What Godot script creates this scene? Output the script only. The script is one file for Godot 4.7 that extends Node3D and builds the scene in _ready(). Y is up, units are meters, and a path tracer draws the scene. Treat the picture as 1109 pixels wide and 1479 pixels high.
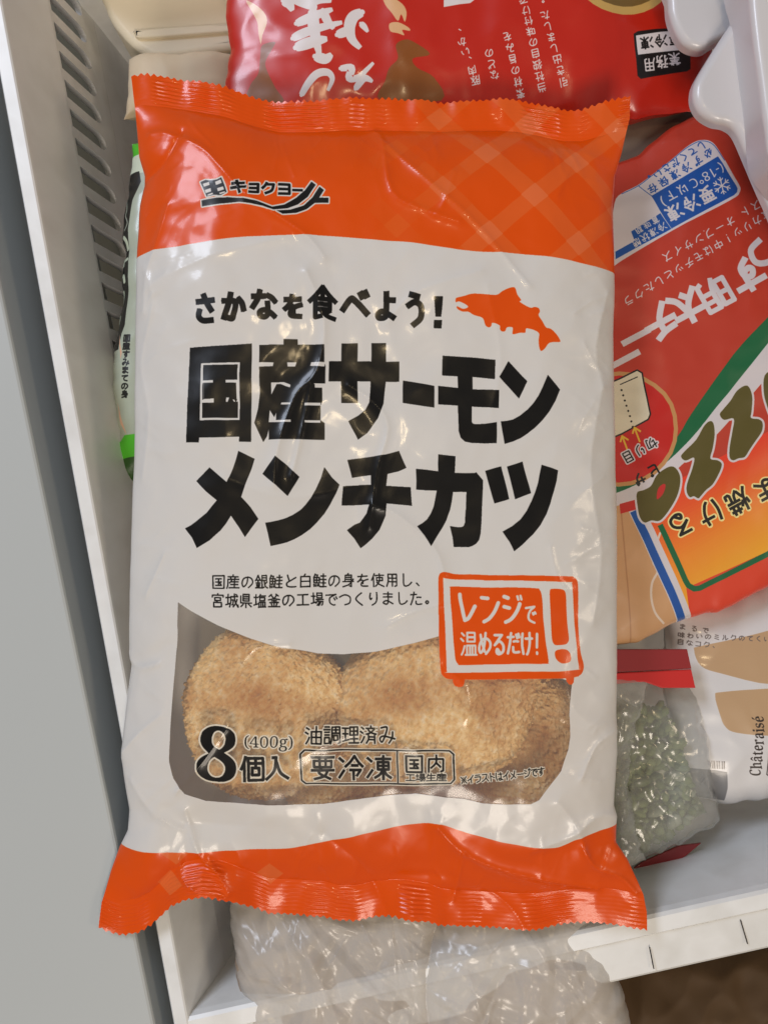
extends Node3D
# A frozen food bag lying on top of a full freezer drawer, seen straight from above.
# Units are metres; the bag's own plane is y = 0 and the camera hangs D above it.

const D := 0.36          # camera height over the bag
const S := 0.0002837     # metres per photo pixel in the bag's plane
var noise := FastNoiseLite.new()
var fine := FastNoiseLite.new()
var ridged := FastNoiseLite.new()

# ------------------------------------------------------------------ letters drawn stroke by stroke
# each stroke: points xxyy in a 100 x 100 cell; ~ = curved; @c:x0y0x1y1 = another letter in that part of the cell
const G := {
"さ": "1228/8622 ~4205/5632/7858 ~2258/1878/3892/8090",
"か": "~0834/3533/5534/5850/5078/4592/2890 ~3808/3040/1092 ~7025/8540/9262",
"な": "0825/5222 ~3505/2830/0862 ~6520/8027/9440 ~6443/6580/5593/3890/3676/5270/7478/9292",
"を": "1222/8518 ~4505/3538/1262 ~1262/3548/5052/5275 ~9042/6052/4072/4590/8892",
"食": "~5002/3025/0545 ~5002/7025/9545 5016/5032 2538/7538/7568/2568/2538 2553/7553 2538/2592/4588 ~4572/6588/9296 7572/6080",
"べ": "~0568/3230/4834/9582 6808/7624 8403/9220",
"よ": "5230/8830 ~5206/5375/4590/2090/1876/4070/8890",
"う": "3006/6812 ~1840/5028/8040/7875/4597",
"の": "~5220/4560/2085/0860/2028/5516/8530/9060/5892",
"金": "~5003/3025/0542 ~5003/7025/9542 2838/7238 1558/8558 5038/5092 0593/9593 2568/3285 7568/6885",
"艮": "1505/8005/8040/1540 1522/8022 1505/1595/4588 8850/6065 ~4540/6080/9895",
"銀": "@金:00004799 @艮:46009999",
"魚": "~3002/2015/0530 3010/6510/5525 1028/9028/9068/1068/1028 1048/9048 5028/5068 0578/1295 3080/3894 6080/6592 8078/9595",
"圭": "1018/9018 0542/9542 5002/5042 1067/9067 0294/9894 5048/5094",
"鮭": "@魚:00005099 @圭:52009999",
"と": "~2505/3025/3848 ~8825/5045/2062/2585/5592/9090",
"ど": "@と:00009599 7008/7824 8604/9420",
"白": "~5002/4510/3820 1520/8520/8596 1520/1596 1555/8555 1592/8592",
"身": "~5000/4505/4012 2512/7512/7595/6090 2512/2558 2527/7527 2542/7542 0858/9258 ~9040/6078/0896",
"使": "~2802/2020/0550 2030/2098 3516/9816 4532/8832/8855/4555/4532 ~6604/6650/5080/3296 ~4565/6080/9898",
"用": "~2008/2060/0897 2008/8508/8590/7095 2036/8536 2062/8562 5208/5295",
"し": "~2805/2870/4092/7085/9065",
"、": "1572/3592",
"。": "~1578/2668/3878/2790/1578",
"宮": "5000/5012 0826/0812/9212/9226 2830/7230/7250/2850/2830 5050/4562 2064/8064/8096/2096/2064",
"城": "0328/3528 2005/2078 0280/3870 4022/9822 ~4222/4260/3296 4045/6245/6078/5280 ~7002/7550/9895/9880 ~9240/8070/6095 8205/9214",
"県": "2805/7505/7550/2850/2805 2820/7520 2835/7535 1015/1065/9565 5065/5098 3072/1092 7072/9292",
"塩": "0325/3525 1905/1978 0280/3870 ~5503/5012/4222 4814/9514 5026/8826/8848/5048/5026 4560/9060/9094 4560/4594 6060/6094 7560/7594 3896/9896",
"釜": "3005/1020 6505/8520 ~7012/5035/0545 ~2812/5035/9545 3052/7052 1565/8565 5045/5094 0595/9595 2874/3488 7274/6688",
"工": "1015/9015 5015/5088 0588/9588",
"場": "0328/3528 2005/2078 0280/3870 4805/8805/8840/4840/4805 4822/8822 3852/9852 ~5552/5065/3880 5066/9466/9090/8295 ~7066/6080/4896 ~8066/7282/6098",
"で": "~0820/5018/9015 ~8516/4040/4075/6592/8090 7240/8055 8832/9647",
"つ": "~0535/5018/9035/8575/4590",
"く": "~7005/2548/7595",
"り": "~2508/2040/2855/3545 ~7205/7555/6580/4096",
"ま": "1518/8518 1540/8540 ~5203/5275/4092/1885/1875/4568/9090",
"た": "0822/5520 ~3503/2550/0895 ~5542/7040/9042 ~5068/5288/7092/9590",
"産": "5000/5012 1014/9014 3018/3530 6818/6230 0832/9532 ~1032/1070/0297 3050/9050 ~3838/3248/2258 6040/6093 3070/8870 2093/9793",
"国": "0806/9206/9296/0896/0806 2828/7228 2850/7250 2875/7275 5028/5075 6058/6868",
"油": "0808/2518 0232/1842 ~0595/1580/2560 3830/9530/9595/3895/3830 6603/6695 3860/9560",
"調": "0805/3505 0220/4020 0834/3534 0848/3548 0862/3562/3592/0892/0862 ~5006/5060/4297 5006/9506/9592/8595 7210/7240 6022/8522 5840/8640 6052/8252/8278/6078/6052",
"理": "0312/3812 0542/3542 0285/4075 2012/2082 4806/9206/9250/4850/4806 4828/9228 7006/7094 4872/9272 4095/9895",
"済": "0808/2218 0230/1640 ~0495/1580/2460 6400/6412 3514/9814 ~4514/6035/9545 ~8814/6038/3546 ~4848/4875/3598 8548/8598 4862/8562 4878/8578",
"み": "~1512/5010/4050/2090/0870/3055/9572 ~8235/8065/6096",
"要": "0505/9505 1520/8520/8546/1546/1520 3805/3846 6205/6246 0560/9560 ~4548/3572/8096 ~7060/5585/1597",
"冷": "0510/2225 0590/2560 ~6502/5025/3045 ~6502/8025/9845 5540/7840 4858/9058/7582 6258/6298",
"凍": "0510/2225 0590/2560 3814/9814 4628/9028/9058/4658/4628 4643/9043 6802/6898 ~6658/5578/3592 ~7058/8078/9892",
"個": "~2502/1825/0550 1830/1898 3508/9508/9595/3595/3508 4428/8628 6516/6546 5046/7846/7874/5074/5046",
"入": "3508/5008 ~5008/4060/0894 ~5025/6570/9594",
"内": "1225/1297 1225/8825/8890/7695 ~5002/5045/2575 5045/7570",
"生": "~2505/2025/0848 1528/9228 5202/5294 1858/8858 0594/9594",
"※": "1212/8888 8812/1288 4822/5222 4878/5278 2248/2252 7848/7852",
"イ": "~8505/5540/0862 5532/5596",
"ラ": "2010/8010 1032/8832 ~8832/7575/3095",
"ス": "1512/7812 ~7812/5560/0892 5850/9292",
"ト": "3003/3096 3035/8560",
"は": "~1505/1050/1895 4025/9525 ~7205/7480/5594/4082/5572/9592",
"メ": "~7505/5560/1092 2530/8085",
"ー": "0850/9250",
"ジ": "1515/4025 0840/3350 ~1090/6075/8830 7006/7820 8600/9414",
"す": "0522/9520 ~5803/5855/4068/3058/4042/5850/5878/3597",
"ず": "@す:00009599 7404/8016 8800/9412",
"キ": "1228/8520 0560/9552 4003/6097",
"ョ": "1210/8510/8595/1295 1552/8552",
"ク": "~3803/2530/0850 3018/8818 ~8818/7570/3095",
"レ": "2005/2088 ~2088/6070/9238",
"ン": "1015/4532 ~0890/6075/9225",
"温": "0808/2218 0230/1640 ~0495/1580/2460 4006/8606/8642/4042/4006 4024/8624 3858/9058/9094 3858/3894 5658/5694 7258/7294 2896/9896",
"め": "~2012/2840/5085 ~5805/4565/2090/0870/2540/6028/9245/9070/6095",
"る": "2010/7510/2055 ~2055/5538/8555/8582/5595/3588/4072/6088",
"だ": "@た:00009599 7210/8026 8806/9622",
"け": "~1505/1050/1895 4028/9528 ~7403/7550/6085/4897",
"必": "~2845/2060/1075 ~3530/3580/4592/7588/7875 5512/6530 ~8520/6060/1595 8540/9560",
"保": "~2802/2020/0550 2030/2098 4008/8808/8838/4038/4008 3055/9855 6438/6498 ~6056/5075/3288 ~6856/8075/9888",
"存": "0518/9518 ~4502/3030/0560 2245/2298 4540/8540/6555 ~6555/6590/5097 3868/9868",
"て": "~0822/5018/9015 ~8518/4045/4580/8590",
"い": "~1520/1260/2585/3570 ~7525/8845/9065",
"以": "1510/1575/4562 4515/5535 ~8505/8050/5595 7065/9592",
"下": "0512/9512 5012/5097 5035/7855",
"状": "2002/2098 0515/1230 0275/1860 3835/9835 ~6602/6250/3597 ~6648/8080/9896 8208/9222",
"態": "2003/1018/4518 1028/4228/4258 1028/1060 1042/4242 6005/6025/9022 8805/6012 6030/6054/9050 9030/6040 1070/0590 2868/3092/6092/6880 4565/5078 8068/9285",
"賞": "5000/5014 2002/2612 8002/7412 0828/0816/9216/9228 3026/7026/7040/3040/3026 2248/7848/7888/2288/2248 2262/7862 2275/7875 3888/1298 6288/8898",
"期": "1804/1872 3804/3872 0516/5016 1832/3832 1850/3850 0570/5070 1878/0896 3878/4890 ~6206/6260/5097 6206/9206/9294/8096 6232/9232 6258/9258",
"業": "3502/3515 6502/6515 2005/2812 8005/7212 0516/9516 2828/7828 1540/8540 5028/5097 1055/9055 ~4555/3078/0590 ~5555/7078/9590",
"務": "1008/4008/2520 0530/4530 2530/2595/1592 ~2840/1860/0572 ~6002/5520/4632 5515/9015 ~8515/7040/4852 ~5520/7045/9850 5060/9060/8892/8095 ~6850/6580/4597",
"当": "5002/5030 1810/2826 8210/7226 1034/8834/8894/1094 1562/8862",
"社": "2002/2012 0520/4020/0560 2245/2298 3548/4560 5038/9538 7205/7594 4594/9894",
"独": "~3505/2025/0540 ~1510/3035/2897/1590 2850/0575 4818/9518/9555/4855/4818 7003/7085 4290/9584 8572/9898",
"自": "5002/4515 1515/8515/8596/1596/1515 1540/8540 1568/8568",
"味": "0818/3518/3572/0872/0818 4522/9522 4045/9845 7003/7098 ~6848/5870/4085 ~7248/8270/9885",
"付": "~2802/2020/0550 2030/2098 3528/9828 7803/7890/6494 4848/5864",
"引": "0810/5010/5035/1035/0862/5262/4895/3090 8003/8098",
"き": "1522/8218 1242/8838 ~4003/5535/7062 ~2265/2088/5094/8092",
"出": "5002/5092 1515/1545/8545 8515/8545 0855/0892/9292 9255/9292",
"素": "1012/9012 1826/8226 5002/5040 0540/9540 ~5042/3052/6064/4076/8874 5076/5098 2880/1094 7280/9092",
"材": "0525/4825 2602/2698 ~2526/1850/0470 2840/4255 5025/9825 8002/8090/6894 ~7828/6560/4878",
"旨": "~2503/2535/8035 8012/2520 1848/8248/8297/1897/1848 1872/8272",
"肉": "1222/1298 1222/8822/8890/7894 ~5002/4830/3050 5030/7048 ~5050/4565/2882 5060/7578",
"豚": "0808/3508/3595/2592 0808/0550/0298 0832/3532 0856/3556 4510/9810 ~7010/5530/4042 ~5525/7550/7098/5592 ~7050/5570/4078 ~9238/7855/9892",
"明": "0808/4008/4085/0885/0808 0846/4046 ~5506/5560/4497 5506/9206/9290/8295 5532/9232 5558/9258",
"太": "0528/9528 ~5002/4550/0895 ~5230/7075/9595 3575/5090",
"チ": "~7803/5015/1520 0545/9545 ~5215/5055/2097",
"ピ": "2005/2085/3592/8890 ~8532/6045/2050 ~7810/8603/9410/8617/7810",
"ザ": "0530/9030 2808/2858 ~6808/6860/3597 8000/8614 9296/9296",
"焼": "~2202/2060/0497 0528/1048 4025/3045 ~2260/3070/4090 5016/9516 6202/6238 8402/8438 4038/9838 4254/9854 ~6254/5880/4597 7854/7888/8594/9892/9876",
"切": "0535/5028 2505/2572/4562 4818/9218 ~9218/9060/8595/7290 ~6818/6560/4095",
"目": "2005/8005/8096/2096/2005 2035/8035 2065/8065",
"カ": "1028/8528/8090/7092 ~4503/4050/1294",
"リ": "2508/2560 ~7505/7560/4096",
"ッ": "1530/2555 4223/5247 ~9027/7570/3595",
"中": "1022/8822/8862/1062/1022 5002/5098",
"モ": "1515/8515 0848/9248 ~4515/4580/5592/8890",
"オ": "0828/9228 6003/6090/4892 ~6030/4060/1085",
"ブ": "1515/8515 ~8515/7565/3095 8000/8612 9296/9298",
"サ": "0530/9530 3005/3060 ~7205/7265/4096",
"ズ": "1512/7812 ~7812/5560/0892 5850/9292 8200/8812",
"わ": "3005/3095 0830/4528/1075 ~1575/5040/8540/8575/5095",
"ミ": "2510/7522 2042/7554 1572/8092",
"ル": "~2510/2850/0592 5510/5592/9565",
"コ": "1218/8518/8590/1290",
"!": "5005/5065 5088/5094",
}


class Canvas:
	var img: Image
	var o: Vector2
	var s: float
	var glyphs := {}
	var book := {}

	func _init(x: float, y: float, w: float, h: float, sc: float, c: Color, letters: Dictionary) -> void:
		# drawn at twice its size and halved at the end, so that edges are smooth
		sc *= 2.0
		img = Image.create_empty(int(w * sc) / 2 * 2, int(h * sc) / 2 * 2, false, Image.FORMAT_RGBA8)
		img.fill(c)
		o = Vector2(x, y)
		s = sc
		book = letters

	func poly(pts: PackedVector2Array, c: Color) -> void:
		var n := pts.size()
		var q := PackedVector2Array()
		var lo := 1e9
		var hi := -1e9
		for p in pts:
			var t := (p - o) * s
			q.append(t)
			lo = minf(lo, t.y)
			hi = maxf(hi, t.y)
		var wide := img.get_width()
		for y in range(maxi(0, int(floor(lo))), mini(img.get_height() - 1, int(ceil(hi))) + 1):
			var yc := y + 0.5
			var xs := PackedFloat32Array()
			for i in n:
				var a := q[i]
				var b := q[(i + 1) % n]
				if (a.y <= yc) != (b.y <= yc):
					xs.append(a.x + (yc - a.y) * (b.x - a.x) / (b.y - a.y))
			xs.sort()
			for i in range(0, xs.size() - 1, 2):
				var x0 := maxi(0, int(ceil(xs[i] - 0.5)))
				var x1 := mini(wide, int(ceil(xs[i + 1] - 0.5)))
				if x1 > x0:
					img.fill_rect(Rect2i(x0, y, x1 - x0, 1), c)

	func disc(p: Vector2, r: float, c: Color, ry := -1.0) -> void:
		var pts := PackedVector2Array()
		var n := 10 if r * s < 8 else 28
		for i in n:
			pts.append(p + Vector2(cos(TAU * i / n) * r, sin(TAU * i / n) * (r if ry < 0 else ry)))
		poly(pts, c)

	# a pen stroke of width w; ends are square unless round_ends
	func pen(pts: PackedVector2Array, w: float, c: Color, round_ends := false) -> void:
		for i in pts.size() - 1:
			var d := (pts[i + 1] - pts[i]).normalized()
			var n := Vector2(-d.y, d.x) * w / 2
			poly(PackedVector2Array([pts[i] + n, pts[i + 1] + n, pts[i + 1] - n, pts[i] - n]), c)
			if i > 0 or round_ends:
				disc(pts[i], w / 2, c)
		if round_ends:
			disc(pts[pts.size() - 1], w / 2, c)

	# a brush stroke: swelling in the middle, thin where it leaves the paper
	func brush(pts: PackedVector2Array, w: float, c: Color) -> void:
		var n := pts.size()
		var a := PackedVector2Array()
		var b := PackedVector2Array()
		for i in n:
			var t := float(i) / (n - 1)
			var d := (pts[mini(i + 1, n - 1)] - pts[maxi(i - 1, 0)]).normalized()
			var half := w * 0.5 * (0.35 + 0.75 * sin(PI * pow(clampf(t * 0.86 + 0.1, 0.0, 1.0), 0.75)))
			a.append(pts[i] + Vector2(-d.y, d.x) * half)
			b.append(pts[i] - Vector2(-d.y, d.x) * half)
		b.reverse()
		a.append_array(b)
		poly(a, c)
		disc(pts[0], w * 0.26, c)

	static func smooth(p: PackedVector2Array, parts := 6, closed := false) -> PackedVector2Array:
		var r := PackedVector2Array()
		var n := p.size()
		for i in (n if closed else n - 1):
			var a := p[(i - 1 + n) % n] if closed or i > 0 else p[0]
			var b := p[i]
			var c := p[(i + 1) % n]
			var d := p[(i + 2) % n] if closed or i + 2 < n else p[n - 1]
			for k in parts:
				r.append(b.cubic_interpolate(c, a, d, float(k) / parts))
		if not closed:
			r.append(p[n - 1])
		return r

	# the strokes of a letter in a 1 x 1 cell
	func strokes(ch: String) -> Array:
		if not glyphs.has(ch):
			var all := []
			for word in str(book.get(ch, "")).split(" ", false):
				if word.begins_with("@"):
					var box := word.substr(3)
					var a := Vector2(float(box.substr(0, 2)), float(box.substr(2, 2))) / 100.0
					var b := Vector2(float(box.substr(4, 2)), float(box.substr(6, 2))) / 100.0
					for st in strokes(word[1]):
						var moved := PackedVector2Array()
						for p in st:
							moved.append(a + p * (b - a))
						all.append(moved)
					continue
				var pts := PackedVector2Array()
				for t in word.trim_prefix("~").split("/"):
					pts.append(Vector2(float(t.substr(0, 2)), float(t.substr(2, 2))) / 100.0)
				all.append(smooth(pts) if word.begins_with("~") else pts)
			glyphs[ch] = all
		return glyphs[ch]

	# one letter: the cell's corner, its two sides, the pen's width
	func letter(ch: String, at: Vector2, right: Vector2, down: Vector2, w: float, c: Color, round_ends := false) -> void:
		for st in strokes(ch):
			var pts := PackedVector2Array()
			for p in st:
				pts.append(at + right * p.x + down * p.y)
			if not round_ends and pts.size() > 1:
				var e := (pts[0] - pts[1]).normalized() * w * 0.3
				pts[0] += e
				var m := pts.size() - 1
				pts[m] += (pts[m] - pts[m - 1]).normalized() * w * 0.3
			pen(pts, w, c, round_ends)

	# a line of letters: centre of the first and of the last letter, letter size across and down
	func line(text: String, a: Vector2, b: Vector2, across: float, down: float, w: float, c: Color, round_ends := false, turn := INF) -> void:
		var n := text.length()
		var dir := (b - a).normalized() if turn == INF else Vector2.from_angle(turn)
		var rt := dir * across
		var dn := Vector2(-dir.y, dir.x) * down
		for i in n:
			var mid := a.lerp(b, float(i) / maxf(1, n - 1))
			letter(text[i], mid - rt / 2 - dn / 2, rt, dn, w, c, round_ends)

	# latin text from a font, as triangles; middle, height of a capital in pixels, angle
	func latin(text: String, mid: Vector2, tall: float, wide: float, angle: float, font: Font, c: Color, grow := 0.0) -> void:
		var t := TextMesh.new()
		t.text = text
		t.font = font
		t.font_size = 64
		t.pixel_size = 0.01
		t.depth = 0.0
		var arr := t.surface_get_arrays(0)
		var v: PackedVector3Array = arr[0]
		var idx: PackedInt32Array = arr[Mesh.ARRAY_INDEX] if arr[Mesh.ARRAY_INDEX] != null else PackedInt32Array(range(v.size()))
		var box := t.get_aabb()
		var cen := box.get_center()
		for i in range(0, idx.size() - 2, 3):
			var tri := PackedVector2Array()
			for j in 3:
				var p := v[idx[i + j]] - cen
				tri.append(mid + Vector2(p.x / box.size.x * wide, -p.y / box.size.y * tall).rotated(angle))
			if grow > 0.0:
				tri.append(tri[0])
				pen(tri, grow * 2, c, true)
			else:
				poly(tri, c)

	func texture() -> ImageTexture:
		img.shrink_x2()
		s *= 0.5
		return ImageTexture.create_from_image(img)


# points "x,y x,y ..." measured in an enlarged piece of the plane whose corner is (ox, oy) and whose scale is k
func pt(text: String, ox := 0.0, oy := 0.0, k := 1.0) -> PackedVector2Array:
	var r := PackedVector2Array()
	for w in text.split(" ", false):
		var c := w.split(",")
		r.append(Vector2(ox + float(c[0]) / k, oy + float(c[1]) / k))
	return r

func rgb(r: int, g: int, b: int, a := 1.0) -> Color:
	return Color(r / 255.0, g / 255.0, b / 255.0, a)

# ------------------------------------------------------------------ placing and meshing
func kk(y: float) -> float:
	return S * (D - y) / D

func at(px: float, py: float, y: float) -> Vector3:
	return Vector3((px - 554.5) * kk(y), y, (py - 739.5) * kk(y))

# a curve y(x) through sorted points
func along(c: PackedVector2Array, x: float) -> float:
	if x <= c[0].x:
		return c[0].y
	for i in range(1, c.size()):
		if x <= c[i].x:
			return lerpf(c[i - 1].y, c[i].y, (x - c[i - 1].x) / maxf(1e-6, c[i].x - c[i - 1].x))
	return c[c.size() - 1].y

func swap(c: PackedVector2Array) -> PackedVector2Array:
	var r := PackedVector2Array()
	for p in c:
		r.append(Vector2(p.y, p.x))
	return r

# a grid of points, with smooth normals, added to a mesh; flip turns its front downwards
func grid(mesh: ArrayMesh, nu: int, nv: int, pos: PackedVector3Array, uv: PackedVector2Array, mat: Material, flip := false, skip := PackedByteArray(), col := PackedColorArray()) -> void:
	var nor := PackedVector3Array()
	nor.resize(pos.size())
	var w := nu + 1
	for j in nv + 1:
		for i in nu + 1:
			var a := pos[j * w + mini(i + 1, nu)] - pos[j * w + maxi(i - 1, 0)]
			var b := pos[mini(j + 1, nv) * w + i] - pos[maxi(j - 1, 0) * w + i]
			var n := b.cross(a)
			if n.length_squared() < 1e-18:
				n = Vector3.UP
			nor[j * w + i] = n.normalized() * (-1.0 if flip else 1.0)
	var idx := PackedInt32Array()
	for j in nv:
		for i in nu:
			var p := j * w + i
			if skip.size() and skip[p]:
				continue
			if flip:
				idx.append_array([p, p + w, p + 1, p + 1, p + w, p + w + 1])
			else:
				idx.append_array([p, p + 1, p + w, p + 1, p + w + 1, p + w])
	var arr := []
	arr.resize(Mesh.ARRAY_MAX)
	arr[Mesh.ARRAY_VERTEX] = pos
	arr[Mesh.ARRAY_NORMAL] = nor
	arr[Mesh.ARRAY_TEX_UV] = uv
	if col.size():
		arr[Mesh.ARRAY_COLOR] = col
	arr[Mesh.ARRAY_INDEX] = idx
	mesh.add_surface_from_arrays(Mesh.PRIMITIVE_TRIANGLES, arr)
	mesh.surface_set_material(mesh.get_surface_count() - 1, mat)

func put(called: String, mesh: Mesh, parent: Node = self, mat: Material = null) -> MeshInstance3D:
	var m := MeshInstance3D.new()
	m.name = called
	m.mesh = mesh
	if mat:
		m.material_override = mat
	m.cast_shadow = GeometryInstance3D.SHADOW_CASTING_SETTING_ON
	parent.add_child(m, true)
	return m

func thing(called: String, where := Vector3.ZERO) -> Node3D:
	var n := Node3D.new()
	n.name = called
	n.position = where
	add_child(n, true)
	return n

func tag(n: Node, label: String, category: String, group := "") -> void:
	n.set_meta("label", label)
	n.set_meta("category", category)
	if group:
		n.set_meta("group", group)

# a closed, smooth outline given a thickness and a rounded edge: the plan is in metres (x, z), the top at y
func slab(plan: PackedVector2Array, y: float, thick: float, bevel: float, mat: Material) -> ArrayMesh:
	var n := plan.size()
	var area := 0.0
	for i in n:
		area += plan[i].cross(plan[(i + 1) % n])
	if area < 0:
		plan.reverse()
	var out := PackedVector2Array()
	for i in n:
		var d := (plan[(i + 1) % n] - plan[(i - 1 + n) % n]).normalized()
		out.append(Vector2(d.y, -d.x))
	var st := SurfaceTool.new()
	st.begin(Mesh.PRIMITIVE_TRIANGLES)
	var rings := []
	for k in 6:
		var a := PI / 2 * k / 5.0
		rings.append([bevel * (1.0 - sin(a)), y - bevel * (1.0 - cos(a)) , a])
	rings.append([0.0, y - thick, PI / 2])
	for r in rings.size():
		for i in n:
			var p: Vector2 = plan[i] - out[i] * rings[r][0]
			var a: float = rings[r][2]
			st.set_normal(Vector3(out[i].x * sin(a), cos(a), out[i].y * sin(a)).normalized())
			st.add_vertex(Vector3(p.x, rings[r][1], p.y))
	for r in rings.size() - 1:
		for i in n:
			var a := r * n + i
			var b := r * n + (i + 1) % n
			for q in [a, a + n, b, b, a + n, b + n]:
				st.add_index(q)
	var inner := PackedVector2Array()
	for i in n:
		inner.append(plan[i] - out[i] * bevel)
	var tri := Geometry2D.triangulate_polygon(inner)
	for i in range(0, tri.size(), 3):
		var a := inner[tri[i]]
		var b := inner[tri[i + 1]]
		var c := inner[tri[i + 2]]
		var order := [0, 1, 2] if (b - a).cross(c - a) > 0 else [0, 2, 1]
		for q in order:
			st.add_index(tri[i + q])
	var m := st.commit()
	m.surface_set_material(0, mat)
	return m

func plan(text: String, y: float, parts := 5) -> PackedVector2Array:
	var r := PackedVector2Array()
	for p in Canvas.smooth(pt(text), parts, true):
		var q := at(p.x, p.y, y)
		r.append(Vector2(q.x, q.z))
	return r

# a film bag: the outline's four corners in plan, y of its rim, how far it bulges up and down
func pillow(c: PackedVector2Array, y: float, up: float, down: float, nu: int, nv: int, mat: Material, cv: Canvas = null, crease := 0.0, seedy := 0.0, power := 0.5) -> ArrayMesh:
	var mesh := ArrayMesh.new()
	for side in 2:
		var pos := PackedVector3Array()
		var uv := PackedVector2Array()
		for j in nv + 1:
			for i in nu + 1:
				var u := float(i) / nu
				var v := float(j) / nv
				var p := c[0].lerp(c[1], u).lerp(c[3].lerp(c[2], u), v)
				p += Vector2(noise.get_noise_2d(p.y * 0.9 + seedy, 7.0), noise.get_noise_2d(p.x * 0.9, 31.0 + seedy)) * 10.0
				var b := pow(maxf(0.0, (1.0 - pow(absf(2 * u - 1), 2.5)) * (1.0 - pow(absf(2 * v - 1), 2.5))), power)
				var q := at(p.x, p.y, y + (up * 0.75 if cv else 0.0))
				q.y = y
				var lump := noise.get_noise_2d(p.x * 0.5 + seedy * 3.0, p.y * 0.5) * 0.6 + ridged.get_noise_2d(p.x * 0.5 + seedy, p.y * 0.5) * 0.4
				if side == 0:
					q.y += up * b + crease * lump * (0.25 + 0.75 * b)
				else:
					q.y -= down * b + 0.0002 - crease * lump * 0.25
				pos.append(q)
				uv.append(Vector2((p.x - cv.o.x) * cv.s / cv.img.get_width(), (p.y - cv.o.y) * cv.s / cv.img.get_height()) if cv else Vector2(p.x, p.y) / 300.0)
		grid(mesh, nu, nv, pos, uv, mat, side == 1)
	return mesh

# heights of many straight, sharp creases over a grid of plan points; a line: from, to, half width, height
func crinkle(p: PackedVector2Array, nu: int, nv: int, lines: Array) -> PackedFloat32Array:
	var h := PackedFloat32Array()
	h.resize(p.size())
	for l in lines:
		var a: Vector2 = l[0]
		var e: Vector2 = l[1]
		var box := Rect2(a, Vector2.ZERO).expand(e).grow(l[2])
		var long := a.distance_to(e)
		for j in nv + 1:
			var y := p[j * (nu + 1)].y
			if y < box.position.y - 12 or y > box.end.y + 12:
				continue
			var x0 := p[j * (nu + 1)].x
			var step := (p[j * (nu + 1) + nu].x - x0) / nu
			for i in range(maxi(0, int((box.position.x - x0) / step) - 1), mini(nu, int((box.end.x - x0) / step) + 1) + 1):
				var q := p[j * (nu + 1) + i]
				var near := Geometry2D.get_closest_point_to_segment(q, a, e)
				var far := q.distance_to(near)
				if far < l[2]:
					var t := a.distance_to(near) / long
					h[j * (nu + 1) + i] += l[3] * (1.0 - far / l[2]) * minf(1.0, 3.0 * minf(t + 0.05, 1.05 - t))
	return h

func plastic(c: Color, rough := 0.4, coat := 0.0) -> StandardMaterial3D:
	var m := StandardMaterial3D.new()
	m.albedo_color = c
	m.roughness = rough
	if coat > 0.0:
		m.clearcoat_enabled = true
		m.clearcoat = coat
		m.clearcoat_roughness = 0.12
	return m

func noise_tex(freq: float, size: int, ramp: Array, seedy := 1, kind := FastNoiseLite.TYPE_SIMPLEX_SMOOTH, octaves := 4) -> NoiseTexture2D:
	var n := FastNoiseLite.new()
	n.seed = seedy
	n.noise_type = kind
	n.frequency = freq
	n.fractal_octaves = octaves
	var t := NoiseTexture2D.new()
	t.width = size
	t.height = size
	t.seamless = true
	t.noise = n
	if ramp.size():
		var g := Gradient.new()
		var off := PackedFloat32Array()
		var col := PackedColorArray()
		for r in ramp:
			off.append(r[0])
			col.append(r[1])
		g.offsets = off
		g.colors = col
		t.color_ramp = g
	return t

# ------------------------------------------------------------------ the big bag
var edge_left := PackedVector2Array()
var edge_right := PackedVector2Array()
var edge_top := PackedVector2Array()
var edge_bottom := PackedVector2Array()
var folds := []

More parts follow.
